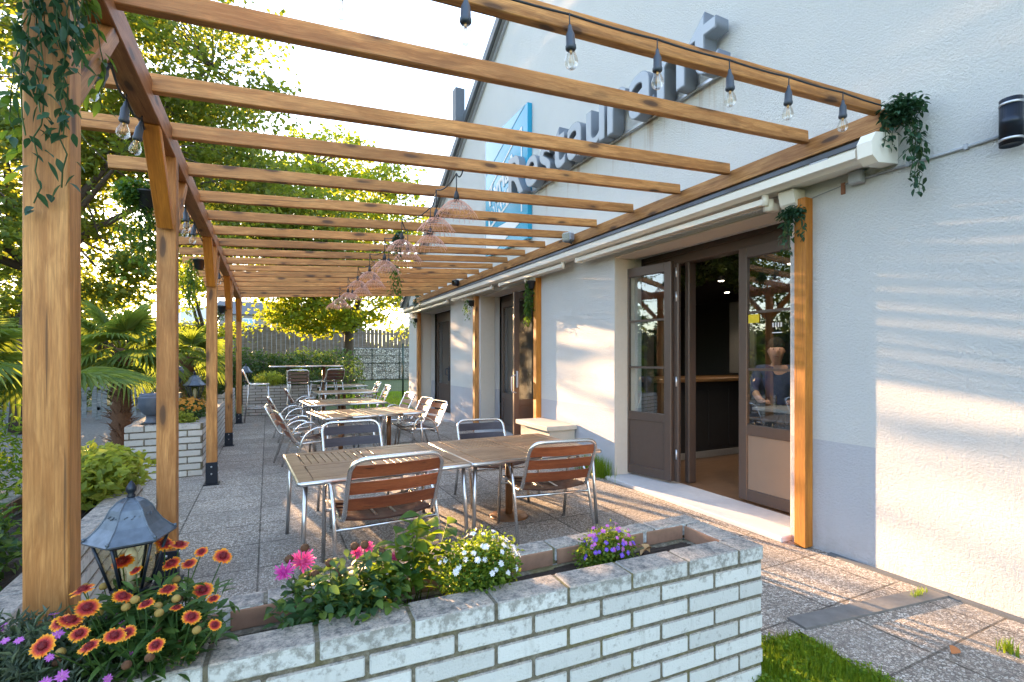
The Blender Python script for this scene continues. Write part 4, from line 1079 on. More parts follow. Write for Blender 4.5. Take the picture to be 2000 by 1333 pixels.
MB().box((0, 0, 0), (.06, .10, .10), ch=.008).build('box', M['steel_grey'], jb); MB().box((-.034, 0, 0), (.008, .088, .088), ch=.003).build('lid', M['steel_grey'], jb)
cable('thin_cable', [(W - .01, 2.33, 2.98), (W - .03, 2.2, 3.03), (W - .10, 2.08, 3.10)], .003, 'thin pale cable from the junction box up to the awning end', -.01, mat='awn')
rs = MB(); rs.box((W - .006, 2.405, 2.955), (.012, .03, .09)); o = rs.build('rusty_strap', plain('rusty_metal', (.22, .09, .05), .8)); tag(o, 'small rusty strap on the wall left of the junction box', 'strap')
for lab, y, c in (('small grey spotlight on the ledger above the awning, nearer the camera', 6.15, 'steel_grey'), ('small dark spotlight on the ledger further along the awning', 11.0, 'bracket')):
    r = empty('floodlight', (3.93, y, 3.36), lab, 'spotlight', 'spotlights on the ledger', R(25))
    MB().box((0, 0, .0), (.13, .15, .13), ch=.02).build('head', M[c], r); MB().box((-.068, 0, 0), (.006, .12, .10)).build('lens', M['lantern_glass'], r); MB().tube([(0, 0, -.05), (.09, 0, -.07)], .015, 8).build('arm', M[c], r)

# lanterns
def lantern(label, x, y, z, s=1.0, rz=0, group='garden lanterns in the planters'):
    r = empty('garden_lantern', (x, y, z), label, 'lantern', group, rz); r.scale = (s, s, s)
    def ring(rad, zz, n=6): return [(rad * math.cos(2 * math.pi * k / n), rad * math.sin(2 * math.pi * k / n), zz) for k in range(n)]
    prof = [(.172, .0), (.176, .008), (.150, .030), (.118, .062), (.094, .10), (.078, .135), (.05, .165), (.022, .18), (0, .184)]
    m = MB(); vs = []
    for rad, zz in prof: vs += ring(max(rad, .001), zz)
    fs = [(i * 6 + k, i * 6 + (k + 1) % 6, (i + 1) * 6 + (k + 1) % 6, (i + 1) * 6 + k) for i in range(len(prof) - 1) for k in range(6)] + [tuple(range(6))[::-1]]
    m.add(vs, fs)
    for k in range(6):
        a = 2 * math.pi * k / 6
        m.tube([(p[0] * math.cos(a), p[0] * math.sin(a), p[1] + .001) for p in prof[1:-1]], .0035, 5)
        m.lathe([(0, .02), (.007, .018), (.008, .010), (.004, .004)], 8, (.168 * math.cos(a), .168 * math.sin(a), .008))
        a2 = a + math.pi / 6
        for q in range(3): m.tube([(.086 * math.cos(a + .2 + q * .32), .086 * math.sin(a + .2 + q * .32), .105 - .006 * (q == 1)), (.080 * math.cos(a + .36 + q * .32), .080 * math.sin(a + .36 + q * .32), .112)], .0025, 4)
    roof = m.build('roof', M['lamp_metal'], r)
    MB().lathe([(.014, .180), (.018, .190), (.012, .198), (.020, .212), (.021, .226), (.013, .243), (.004, .256), (0, .258)], 12).build('finial', M['dark_blue'], roof)
    m = MB(); top = ring(.140, -.006); bot = ring(.072, -.235)
    for k in range(6): m.tube([top[k], bot[k]], .0065, 6)
    for rr_, zz in ((.142, -.006), (.074, -.235)):
        q = ring(rr_, zz); m.tube(q + [q[0]], .008, 6)
    m.lathe([(0, -.235), (.07, -.235), (.075, -.245), (.03, -.265), (.018, -.30), (0, -.30)], 12)
    cage = m.build('cage', M['dark_blue'], r)
    g = MB(); t2 = ring(.136, -.008); b2 = ring(.069, -.233)
    for k in range(6): g.add([t2[k], t2[(k + 1) % 6], b2[(k + 1) % 6], b2[k]], [(0, 1, 2, 3)])
    g.build('glass_panes', M['lantern_glass'], cage)
    MB().lathe([(.0, -.23), (.016, -.23), (.016, -.16), (.024, -.13), (.026, -.08), (.012, -.05), (0, -.048)], 12).build('lamp_tube', M['white_paint'], r)
    MB().lathe([(0, -.30), (.016, -.30), (.016, -.62), (0, -.62)], 10).build('stake', M['dark_blue'], r)
    return r
lantern('black metal lantern with a pointed roof beside the orange daisies', -.385, 1.93, 1.04, .68, R(12))
for lab, x, y, z in (('small garden lantern in the brick planter by the third post', -1.15, 10.3, 1.12), ('small garden lantern at the end of the planter by the last post', -.55, 15.75, 1.2)):
    lantern(lab, x, y, z, 1.0, R(5))

# ribbed vases
def vase(label, x, y, z, s=1):
    m = MB(); prof = [(0, 0), (.10, 0), (.12, .02), (.10, .05), (.085, .10), (.09, .16)]
    for k in range(16): zz = .16 + k * .022; rad = .10 + .10 * math.sin(min(1, (k + 1) / 9) * math.pi / 2) - (.02 if k > 13 else 0); prof += [(rad + .006, zz), (rad - .002, zz + .011)]
    prof += [(.17, .52), (.155, .515), (.14, .40), (0, .38)]
    o = m.lathe([(a * s, b * s) for a, b in prof], 28).build('ribbed_vase', M['vase'], None, (x, y, z)); tag(o, label, 'vase', 'slate blue ribbed vases')
vase('slate blue ribbed vase standing on the brick planter beside the second post', -1.40, 8.16, .72, .78)
vase('slate blue ribbed vase farther back between the second and third posts', -1.62, 11.2, .95, .95)
b_ = MB(); b_.box((-1.62, 11.2, .83), (.3, .3, .24)); tag(b_.build('vase_plinth', M['plaster_box']), 'low stone plinth under the farther ribbed vase', 'plinth')

# ================================================================== VEGETATION
def open_gap(q):
    # crowns are thinned along a made corridor so the low sun reaches the terrace
    t = (4.1 - q[0]) / .2615; yw = q[1] - 1.242 * t; zw = q[2] - .19 * t
    if -2.5 < yw < 9.4 and -.7 < zw < 3.6: return random.random() < .045 + .14 * max(0, zw - 2.0)
    if zw <= 0:
        t = q[2] / .19; x = q[0] + .2615 * t; y = q[1] - 1.242 * t
        if .3 < x < 4.2 and .5 < y < 11: return random.random() < .06
    return True
def tree(label, x, y, trunk_r, fork_z, crown, nclus, per, leaf, mat, cat='tree', lean=(0, 0), group=None, name='tree', cr=1.0, seed=3, csize=.75, nlimb=6, keep=None):
    """crown: list of (centre, radii) ellipsoids"""
    rr = random.Random(seed)
    r = empty(name, (x, y, 0), label, cat, group)
    P = []; tips = []
    tot = sum(c[1][0] * c[1][1] * c[1][2] for c in crown)
    for c, rad in crown:
        n = max(3, int(nclus * rad[0] * rad[1] * rad[2] / tot)); pts = ball(c, rad, n, .35)
        for q in pts:
            if not open_gap(q): continue
            tips.append(Vector(q)); k = int(per * rr.uniform(.5, 1.5)); s_ = csize * rr.uniform(.6, 1.3)
            P.append(q + rng.normal(size=(k, 3)) * np.array([s_, s_, s_ * .42]))
    P = np.concatenate(P)
    tr = MB(); top = Vector((x + lean[0], y + lean[1], fork_z))
    pts = [Vector((x, y, -.1)), Vector((x + lean[0] * .2, y + lean[1] * .2, fork_z * .4)), top]
    tr.tube(pts, [trunk_r * 1.25, trunk_r, trunk_r * .82], 12)
    lim = []
    for k in range(nlimb):
        c, rad = crown[k % len(crown)]
        a = 2 * math.pi * k / nlimb + rr.uniform(-.3, .3)
        e = Vector((c[0] + math.cos(a) * rad[0] * .6, c[1] + math.sin(a) * rad[1] * .6, c[2] + rr.uniform(-.2, .6) * rad[2]))
        mid = top.lerp(e, .45) + Vector((0, 0, (e - top).length * .07))
        Lp = [top - Vector((0, 0, .15)), top.lerp(mid, .5) + Vector((rr.uniform(-.15, .15), rr.uniform(-.15, .15), .05)), mid, mid.lerp(e, .55) + Vector((rr.uniform(-.2, .2), rr.uniform(-.2, .2), 0)), e]
        tr.tube(Lp, [trunk_r * .55, trunk_r * .45, trunk_r * .33, trunk_r * .2, trunk_r * .08], 8); lim.append(Lp)
    for t_ in tips:
        b = min((p for L in lim for p in L[1:]), key=lambda p: (p - t_).length)
        m_ = b.lerp(t_, .5) + Vector((rr.uniform(-.2, .2), rr.uniform(-.2, .2), rr.uniform(-.1, .25)))
        tr.tube([b, m_, t_], [trunk_r * .13, trunk_r * .08, trunk_r * .03], 4, caps=False)
    tr.build('trunk', M['bark'], r, wp=True)
    foliage('crown', P, leaf, mat, r, up=.4, aspect=.7)
    return r
GR = 'trees beyond the terrace'
tree('large spreading tree on the left with layered yellow-green branches over the pergola', -4.75, 14.2, .17, 3.6,
     [((-3.6, 14.5, 8.4), (4.0, 3.6, 2.8)), ((-2.2, 14.2, 6.2), (3.3, 2.8, 1.5)), ((-5.6, 13.0, 5.0), (2.4, 2.4, 1.4)), ((-3.6, 15.6, 4.7), (2.2, 2.0, .7)), ((-4.4, 13.6, 3.7), (2.6, 2.2, 1.2)), ((-7.5, 13.6, 4.0), (2.0, 2.2, 1.5))],
     260, 210, .135, M['lf_oak'], group=GR, seed=5, csize=.42, nlimb=9, lean=(.25, 0))
tree('tree with a forked dark trunk and glowing yellow leaves behind the end of the terrace', 4.35, 31.0, .30, 3.3,
     [((3.9, 30, 9.6), (4.9, 3.8, 4.6)), ((3.2, 29.5, 4.7), (4.4, 3.4, 1.7)), ((1.2, 29.5, 4.4), (3.4, 3.0, 1.7)), ((7.2, 29.5, 4.4), (1.8, 2, 1.6)), ((-.6, 30.5, 8), (3.0, 3, 2.6))],
     300, 90, .25, M['lf_yel'], group=GR, seed=9, csize=.62, nlimb=8)
tree('loose yellow-green tree in the gap between the third and fourth posts', -3.2, 33, .2, 2.6,
     [((-3.1, 33, 4.9), (2.2, 2.0, 2.6))], 60, 80, .24, M['lf_yel'], group=GR, seed=13, csize=.55)
tree('dark green tree seen through the rafters between the left tree and the yellow one', 4.62, 33, .2, 3.0,
     [((-.6, 24.5, 7.6), (3.2, 2.4, 2.9)), ((2.0, 25, 6.8), (2.4, 2.0, 2.0))], 120, 150, .2, M['lf_oak'], group=GR, seed=17, csize=.55)
tree('thin tree at the far left edge behind the palm', -9.6, 21, .13, 3.0, [((-9.4, 21, 5.6), (2.2, 2.2, 2.6))], 45, 130, .17, M['lf_oak'], group=GR, seed=21, csize=.5)
tree('small sunlit tree low between the nearest post and the second post', -9.5, 38, .2, 1.6, [((-9.5, 38, 3.7), (2.4, 2.2, 2.1))], 30, 110, .24, M['lf_far'], group=GR, seed=23, csize=.6)
tree('bushy tree glowing against the low sun behind the palms', -9.5, 27, .2, 2.0, [((-9.5, 27, 3.9), (3.6, 2.4, 2.4))], 75, 130, .22, M['lf_oak'], group=GR, seed=31, csize=.55)
# far belt of trees: nobody could count it
P = []
for k in range(150):
    a = R(random.uniform(-72, 62)); d = random.uniform(75, 105); h = random.uniform(2.5, 7.5)
    c = (d * math.sin(a), d * math.cos(a), h * .45); P.append(ball(c, (4.5, 3.5, h * .55), 420, .3))
o = foliage('far_tree_belt', np.concatenate(P), .8, M['lf_far'], None, aspect=.8); tag(o, 'distant belt of low trees along the horizon', 'trees', kind='stuff')
# clipped and loose hedges
def shrub(label, c, rad, n, leaf, mat, cat='shrub', name='shrub', group=None, stems=True, shell=.5, fl=None, asp=.55, up=.3):
    r = empty(name, (c[0], c[1], c[2] - rad[2]), label, cat, group)
    P = ball(c, rad, n, shell); P += rng.normal(size=P.shape) * np.array(rad) * .10
    P = P[P[:, 2] > c[2] - rad[2] * .98]
    foliage('foliage', P, leaf, mat, r, aspect=asp, up=up)
    if stems:
        m = MB()
        for k in range(9):
            a = random.uniform(0, 6.28); q = random.uniform(.3, .8)
            e = Vector((c[0] + math.cos(a) * rad[0] * q, c[1] + math.sin(a) * rad[1] * q, c[2] + rad[2] * random.uniform(.0, .6)))
            b = Vector((c[0] + math.cos(a) * rad[0] * .12, c[1] + math.sin(a) * rad[1] * .12, c[2] - rad[2]))
            m.tube([b, b.lerp(e, .5) + Vector((0, 0, rad[2] * .12)), e], [rad[2] * .02, rad[2] * .014, rad[2] * .006], 5)
        m.build('stems', M['bark'], r, wp=True)
    return r
hd_ = empty('hedge', (2.0, 20, 0), 'dense dark green hedge behind the pale brick planter and high tables', 'hedge')
P = np.concatenate([ball((x, 20 + random.uniform(-.5, .5), .85 + random.uniform(-.05, .2)), (.95, .9, 1.02), 1500, .55) for x in np.arange(-2.0, 2.6, .55)])
foliage('foliage', P, .11, M['lf_hedge'], hd_, aspect=.6)
m = MB()
for x in np.arange(-2.0, 2.6, .4): m.tube([(x, 20, -.05), (x + random.uniform(-.2, .2), 20, 1.5)], .03, 5)
m.build('stems', M['bark'], hd_, wp=True)
for k in range(9):  # unseen row, added so the door glass has dark green to reflect
    y = -3 + 2.5 * k; h = random.uniform(3.0, 4.4)
    r = empty('conifer', (-11.5, y, 0), 'dark conifer %s in the unseen row added left of the terrace for reflections' % ords[k], 'conifer', 'unseen conifers added for the door glass to reflect')
    P = ball((-11.5, y, h / 2), (1.25, 1.35, h / 2), 2200, .6); foliage('crown', P, .22, M['lf_conifer'], r); MB().tube([(0, 0, 0), (0, 0, h * .7)], .12, 8).build('trunk', M['bark'], r)

# plank fence, gabion wall, wire fence
fn = empty('plank_fence', (0, 39.5, 0), 'tall weathered vertical plank fence behind the yellow tree', 'fence')
rails = MB(); m = MB()
for k, x in enumerate(np.arange(-26, 18, .30)):
    h = 3.85 + .05 * math.sin(k * 1.7) + random.uniform(-.05, .03); m.box((x, 39.5, h / 2), (.275, .03, h))
for z in (1.6, 3.5): rails.box((-4, 39.55, z), (44, .05, .12))
rails.box((-4, 39.5, 3.92), (44, .16, .05))
pk = m.build('planks', M['fence_grey'], fn, wp=True); rails.build('rails', M['fence_grey'], fn, wp=True)
gb = MB()
for k in range(8):
    for j, (z0, z1) in enumerate(((0, 1.2), (1.22, 2.35))): gb.box((5.9 + k * 2.02, 38.0, (z0 + z1) / 2), (1.99, .9, z1 - z0), ch=.06)
gbr = empty('gabion_wall', (12, 38, 0), 'pale stone-filled gabion wall at the back of the lawn', 'wall'); gb.build('stone_baskets', M['gabion'], gbr, wp=True)
gw = MB()
for k in range(17): gw.tube([(4.9 + k * 1.01, 37.5, 0), (4.9 + k * 1.01, 37.5, 2.36)], .012, 4)
for z in (.6, 1.2, 1.8, 2.36): gw.tube([(4.9, 37.5, z), (21, 37.5, z)], .012, 4)
gw.build('wire_cage', M['green_metal'], gbr, wp=True)
wf = empty('wire_fence', (4.9, 19.9, 0), 'thin green wire mesh fence with a round post on the lawn', 'fence')
MB().tube([(4.88, 19.9, 0), (4.88, 19.9, 2.15)], .035, 8).build('post', M['green_metal'], wf, wp=True)
MB().lathe([(.0, 2.15), (.04, 2.15), (.03, 2.18), (0, 2.19)], 8, (4.88, 19.9, 0)).build('post_cap', M['green_metal'], wf, wp=True)
m = MB()
for x in np.arange(3.2, 10, .10): m.tube([(x, 19.9, .02), (x, 19.9, 1.25)], .0018, 3, caps=False)
for z in np.arange(.05, 1.3, .12): m.tube([(3.2, 19.9, z), (10, 19.9, z)], .0025 if z < 1.2 else .006, 3, caps=False)
m.build('wire_mesh', M['green_metal'], wf, wp=True)
pf = empty('picket_fence', (-4.5, 16.5, 0), 'low pale picket fence behind the palms', 'fence')
m = MB()
for x in np.arange(-11, -1.7, .21):
    m.add([(x - .05, 16.48, .05), (x + .05, 16.48, .05), (x + .05, 16.48, .96), (x, 16.48, 1.02), (x - .05, 16.48, .96), (x - .05, 16.50, .05), (x + .05, 16.50, .05), (x + .05, 16.50, .96), (x, 16.50, 1.02), (x - .05, 16.50, .96)],
          [(0, 1, 2, 3, 4), (9, 8, 7, 6, 5), (0, 5, 6, 1), (1, 6, 7, 2), (2, 7, 8, 3), (3, 8, 9, 4), (4, 9, 5, 0)])
m.build('pickets', M['fence_white'], pf, wp=True)
for z in (.28, .80): MB().box((-6.3, 16.53, z), (9.4, .03, .09)).build('rail', M['fence_white'], pf, wp=True)
for k, x in enumerate((-1.75, -4.0, -6.3, -8.6)): MB().box((x, 16.56, .55), (.11, .09, 1.14), ch=.01).build('post', M['fence_white'], pf, wp=True)
for lab, x, y in (('short dark garden light post beside the palm trunk', -1.98, 12.9),):
    r = empty('bollard_light', (x, y, 0), lab, 'garden light'); MB().lathe([(0, 0), (.07, 0), (.07, .42), (.085, .43), (.085, .47), (0, .48)], 12).build('body', M['dark_blue'], r); MB().lathe([(.072, .36), (.075, .36), (.075, .41), (.072, .41)], 12).build('lens', M['lantern_glass'], r)
sb = empty('white_sign_board', (-6.7, 60, 0), 'blank white board on a pole beyond the garden, left of the third post', 'sign board')
MB().box((-6.7, 60, 5.7), (2.55, .12, 2.25), ch=.02).build('board', M['white_board'], sb, wp=True); MB().tube([(-8.1, 60, 0), (-8.1, 60, 8.2)], .10, 8).build('pole', M['galv'], sb, wp=True)
hs = empty('house', (3, 70, 0), 'grey house with a dark roof far behind the fence', 'building')
MB().box((3, 70, 3.4), (16, 8, 6.6)).build('wall', plain('grey_render', (.20, .21, .22), .8), hs, wp=True)
m = MB(); m.add([(-5.4, 65.6, 6.7), (11.4, 65.6, 6.7), (11.4, 74.4, 6.7), (-5.4, 74.4, 6.7), (-5.4, 70, 8.6), (11.4, 70, 8.6)], [(0, 1, 5, 4), (2, 3, 4, 5), (0, 4, 3), (1, 2, 5), (3, 2, 1, 0)]); m.build('roof', M['slate_roof'], hs, wp=True)
for x in (-2.0, 2.5, 6.9): 
    f = MB().box((x, 65.97, 5.4), (1.3, .08, 1.7)).build('window', M['white_paint'], hs, wp=True)
    p = MB(); p.box((x - .31, 65.92, 5.4), (.52, .03, 1.5)); p.box((x + .31, 65.92, 5.4), (.52, .03, 1.5)); q = p.build('pane', M['pale_cyan'], hs, wp=True); q.parent = f; q.location = (0, 0, 0)

# palms
def fan(m, hub, d, rad, n=30, spread=R(215), droop=.25, twist=0.0):
    d = Vector(d).normalized(); s = d.cross(Vector((0, 0, 1)))
    if s.length < .1: s = Vector((1, 0, 0))
    s.normalize(); nn = s.cross(d).normalized()
    if twist: q = Matrix.Rotation(twist, 3, d); s = q @ s; nn = q @ nn
    for k in range(n):
        a = -spread / 2 + spread * k / (n - 1); dr = d * math.cos(a) + s * math.sin(a); pr = nn.cross(dr).normalized()
        L = rad * (1 - .22 * abs(a) / (spread / 2)) * random.uniform(.93, 1.05); w = rad * .042
        pts = []
        for t, ww in ((0, .25), (.35, 1.0), (.62, .95), (.85, .5), (1.0, .02)):
            p = hub + dr * (L * t) + nn * (.05 * rad * math.sin(t * 3)) - Vector((0, 0, droop * rad * t ** 3)) + Vector((random.uniform(-1, 1),) * 3) * .01 * t
            pts.append((p, ww * w))
        vs = []
        for p, ww in pts: vs += [p - pr * ww + nn * ww * .5, p - nn * ww * .4, p + pr * ww + nn * ww * .5]
        m.add(vs, [(i * 3 + j, i * 3 + j + 1, i * 3 + j + 4, i * 3 + j + 3) for i in range(4) for j in range(2)])
def palm(label, x, y, h, rad, n=16, tr=.13, extra=(), base=0, el=(-.55, 1.25)):
    r = empty('fan_palm', (x, y, base), label, 'palm', 'fan palms left of the terrace')
    m = MB(); prof = [(tr * (1.25 if k % 2 else .95) * (1.15 - .15 * k / 26), k / 26 * h) for k in range(27)]; m.lathe(prof + [(0, h + .02)], 14)
    for k in range(260):
        a = random.uniform(0, 6.28); z = random.uniform(.05, h); rr_ = tr * random.uniform(1.0, 1.15); e = random.uniform(.05, .16)
        m.tube([(rr_ * math.cos(a), rr_ * math.sin(a), z), ((rr_ + e) * math.cos(a), (rr_ + e) * math.sin(a), z + random.uniform(.02, .12))], [.008, .002], 3, caps=False)
    m.build('trunk', M['palm_bark'], r)
    for k in range(n):
        a = k * 2.39996 + .4; t = (k + .5) / n; e = el[1] + (el[0] - el[1]) * t
        d = Vector((math.cos(a) * math.cos(e), math.sin(a) * math.cos(e), math.sin(e)))
        L = rad * random.uniform(.5, .75); hub = Vector((0, 0, h)) + d * L - Vector((0, 0, .12 * L))
        m = MB(); m.tube([(0, 0, h - .03), Vector((0, 0, h)) + d * L * .5 + Vector((0, 0, .03)), hub], [.014, .010, .008], 5)
        fan(m, hub, d + Vector((0, 0, -.12)), rad * random.uniform(.8, 1.0), twist=random.uniform(-.5, .5), droop=.16 + .25 * t); m.build('frond', M['lf_palm'], r)
    for d, L, rad2, tw in extra:
        d = Vector(d).normalized(); hub = Vector((0, 0, h)) + d * L; m = MB(); m.tube([(0, 0, h - .03), Vector((0, 0, h)) + d * L * .5 + Vector((0, 0, .04)), hub], [.014, .010, .008], 5)
        fan(m, hub, d, rad2, twist=tw, droop=.08, spread=R(150)); m.build('frond', M['lf_palm'], r)
    return r
palm('fan palm with a shaggy brown trunk between the first and second posts', -1.98, 9.3, 1.74, .66, 16, .10)
palm('smaller fan palm behind the second post and the brick planter', -1.52, 12.3, 1.62, .60, 15, .12)
palm('fan palm at the left picture edge, its fronds reaching in from outside', -2.72, 6.5, 1.55, .62, 16, .13, extra=(((.97, -.22, -.10), 1.05, .74, .12),))

def big_leaves(name, items, mat, parent):
    """items: (base, direction, length, width) broad folded leaves with a midrib"""
    V = []; F = []
    for b, d, L, w in items:
        b = Vector(b); d = Vector(d).normalized(); s = d.cross(Vector((0, 0, 1)))
        if s.length < .05: s = Vector((1, 0, 0))
        s.normalize(); s = (Matrix.Rotation(random.uniform(-.7, .7), 3, d) @ s); n = s.cross(d); k0 = len(V)
        for t, ww in ((0, .05), (.2, .62), (.42, 1), (.65, .82), (.85, .42), (1, .0)):
            c = b + d * (L * t) - Vector((0, 0, L * .28 * t * t)); 
            V += [tuple(c - s * ww * w / 2 + n * ww * w * .18), tuple(c), tuple(c + s * ww * w / 2 + n * ww * w * .18)]
        F += [(k0 + i * 3 + j, k0 + i * 3 + j + 1, k0 + i * 3 + j + 4, k0 + i * 3 + j + 3) for i in range(5) for j in (0, 1)]
    L = parent.location if parent else Vector((0, 0, 0))
    me = bpy.data.meshes.new(name); me.from_pydata([(v[0] - L[0], v[1] - L[1], v[2] - L[2]) for v in V], [], F); me.polygons.foreach_set('use_smooth', [True] * len(F)); me.update()
    return link_mesh(name, me, mat, parent)

# ivy and hanging artificial plants
def ivy(label, anchor, strands, leaf, mat, pot=None, mass=None, name='hanging_ivy', n=22, group='artificial hanging plants'):
    r = empty(name, anchor, label, 'hanging plant', group); A = Vector(anchor)
    m = MB(); P = []; D = []
    for (dx, dy, L) in strands:
        p = Vector((random.uniform(-.03, .03), random.uniform(-.03, .03), 0)); pts = [A + p]
        k = max(4, int(L / .05)); cur = A + p
        for i in range(k):
            t = (i + 1) / k
            cur = A + Vector((dx * min(1, t * 2.2), dy * min(1, t * 2.2), -L * t + .05 * math.sin(min(1, t * 3) * 3.14))) + Vector((random.uniform(-.012, .012), random.uniform(-.012, .012), 0))
            pts.append(cur)
            for q in range(max(2, int(n * L / k))): P.append(cur + Vector((random.uniform(-.03, .03), random.uniform(-.03, .03), random.uniform(-.02, .02)))); D.append((random.uniform(-1, 1), random.uniform(-1, 1), -.5))
        m.tube(pts, .0022, 4, caps=False)
    m.build('vines', M['lf_hedge'], r, wp=True)
    if mass:
        c, rad, k = mass; B = ball(c, rad, k, .2); P += [tuple(b) for b in B]; D += [(random.uniform(-1, 1), random.uniform(-1, 1), -.2) for _ in B]
    big_leaves('leaves', [(p, d, leaf * random.uniform(.65, 1.25), leaf * random.uniform(.4, .6)) for p, d in zip(P, D)], mat, r)
    if pot:
        MB().lathe([(0, -.09), (.045, -.09), (.065, .02), (.07, .02), (.07, .035), (.055, .035), (0, .02)], 14, pot).build('pot', M['black_rubber'], r, wp=True)
    return r
def sts(n, sx, sy, l0, l1): return [(random.uniform(-sx, sx), random.uniform(-sy, sy), random.uniform(l0, l1)) for _ in range(n)]
ivy('green artificial ivy hanging beside the white wall at the right end of the first rafter', (4.0, 1.93, 3.40), sts(9, .07, .13, .15, .42) + [(.02, -.07, .62), (.0, -.05, .56), (.03, -.09, .66)], .048, M['lf_ivy'], mass=((4.0, 1.93, 3.36), (.09, .14, .11), 420), n=60)
ivy('short ivy garland at the top of the orange wall post by the near door', (3.98, 2.73, 2.86), sts(8, .07, .09, .12, .26) + [(-.02, .02, .36), (-.04, .05, .33)], .042, M['lf_ivy'], mass=((3.97, 2.73, 2.83), (.08, .12, .06), 260), n=60)
ivy('long bright ivy column hanging on the second wall post', (3.95, 7.42, 2.90), sts(10, .05, .08, .45, .72), .055, M['lf_ivy2'], pot=(3.97, 7.36, 2.86), n=70)
ivy('small potted trailing plant on the third wall post', (3.92, 10.18, 2.86), sts(7, .08, .10, .15, .40), .05, M['lf_ivy2'], pot=(3.98, 10.12, 2.82), n=50)
ivy('small ivy pot on the wall post at the far end of the building', (3.95, 14.7, 2.80), sts(6, .06, .1, .1, .3), .05, M['lf_ivy2'], pot=(4.0, 14.7, 2.76), n=40)
ivy('bushy ivy basket hanging left of the second timber post', (-.88, 4.55, 2.86), sts(20, .15, .12, .30, .66), .04, M['lf_ivy2'], pot=(-.80, 4.5, 2.80), mass=((-.88, 4.55, 2.82), (.15, .13, .12), 900), n=70)
ivy('ivy pot hanging on the third timber post under the beam', (-.82, 7.2, 2.82), sts(9, .08, .08, .2, .7), .05, M['lf_ivy2'], pot=(-.76, 7.2, 2.78), n=50)
ivy('small plant pot on the fourth timber post', (-.78, 10.3, 2.55), sts(6, .06, .06, .1, .25), .05, M['lf_ivy'], pot=(-.74, 10.3, 2.5), n=40)
ivy('dense ivy garland draped over the nearest timber post at the top left', (-.62, 2.02, 2.88), sts(15, .10, .05, .25, .6) + [(-.02, .02, .80), (.04, .02, .74)], .042, M['lf_ivy'], mass=((-.66, 2.03, 2.96), (.15, .08, .08), 300), n=44)
ivy('backlit bright ivy strand behind the nearest timber post', (-.63, 2.42, 2.98), sts(6, .06, .05, .2, .5) + [(-.2, .0, .62), (-.19, .02, .5), (-.17, 0, .7)], .055, M['lf_ivy2'], n=26)
ivy('dark ivy tuft hanging among the rattan pendant lamps', (1.42, 6.0, 3.13), sts(8, .07, .07, .15, .3), .045, M['lf_ivy'], mass=((1.42, 6.0, 3.03), (.08, .08, .07), 200), n=60)
ivy('trailing green strand hanging below the middle pendant lamps', (1.60, 7.0, 2.90), sts(7, .07, .06, .3, .55), .05, M['lf_ivy2'], n=50)
ivy('small dark ivy tuft where the last rafters meet the wall', (3.75, 13.6, 3.35), sts(7, .12, .1, .15, .4), .06, M['lf_ivy'], n=40)

# flowers
def flower_mesh(kind, seed=0):
    rr = random.Random(seed); V = []; F = []
    def petal(a, r0, r1, w, lift, n=3, notch=True):
        b = len(V); d = (math.cos(a), math.sin(a)); s = (-d[1], d[0])
        for i in range(n + 1):
            t = i / n; r_ = r0 + (r1 - r0) * t; ww = w * (.35 + .65 * math.sin(min(1, t * 1.15) * math.pi * .5)); z = lift * (t ** 1.2) - .0
            for k in (-1, 0, 1):
                rz_ = r_ - (.004 if (k == 0 and i == n and notch) else 0)
                V.append((d[0] * rz_ + s[0] * ww * k, d[1] * rz_ + s[1] * ww * k, z + (.0015 if k == 0 else 0)))
        for i in range(n):
            for k in (0, 1): F.append((b + i * 3 + k, b + i * 3 + k + 1, b + i * 3 + k + 4, b + i * 3 + k + 3))
    if kind == 'gaillardia':
        for k in range(15): petal(k * 2 * math.pi / 15 + rr.uniform(-.08, .08), .008, .034 * rr.uniform(.9, 1.05), .0068, rr.uniform(-.006, .004))
        m = MB(); m.v = V; m.f = F; m.sm = [False] * len(F)
        m.lathe([(.0115, -.001), (.0125, .004), (.009, .009), (.004, .011), (0, .0115)], 12)
        for k in range(40):
            a = k * 2.4; r_ = .0125 * math.sqrt(k / 40); m.tube([(r_ * math.cos(a), r_ * math.sin(a), .006), (r_ * 1.15 * math.cos(a), r_ * 1.15 * math.sin(a), .0145 - .004 * k / 40)], [.0012, .0006], 3)
        return m
    if kind == 'monarda':
        for k in range(84):
            a = rr.uniform(0, 6.28); petal(a, .004, rr.uniform(.020, .037), .0020, rr.uniform(-.012, .022), 2, False)
        m = MB(); m.v = V; m.f = F; m.sm = [False] * len(F); m.lathe([(.010, -.006), (.012, 0), (.006, .008), (0, .01)], 10); return m
    if kind in ('five',):
        for k in range(5): petal(k * 2 * math.pi / 5, .0008, .011, .0048, .001, 3)
        m = MB(); m.v = V; m.f = F; m.sm = [False] * len(F); m.tube([(0, 0, .001), (0, 0, -.012)], [.0012, .0008], 4); return m
FM = {}
def flower(kind, mat, parent, p, nrm, s=1.0, name='flower'):
    key = (kind, mat, random.randrange(3))
    if key not in FM:
        o = flower_mesh(kind, key[2]).build(name, M[mat]); FM[key] = o.data; bpy.data.objects.remove(o)
    n = Vector(nrm).normalized(); q = n.to_track_quat('Z', 'Y') @ Euler((0, 0, random.uniform(0, 6.28))).to_quaternion()
    o = bpy.data.objects.new(name, FM[key]); COL.objects.link(o); o.parent = parent; o.location = Vector(p) - parent.location; o.rotation_euler = q.to_euler(); o.scale = (s, s, s)
    return o
def stem(m, a, b, r=.002, bend=.02):
    a, b = Vector(a), Vector(b); c = a.lerp(b, .55) + Vector((random.uniform(-bend, bend), random.uniform(-bend, bend), bend * .5)); m.tube([a, c, b], [r * 1.2, r, r * .8], 5)
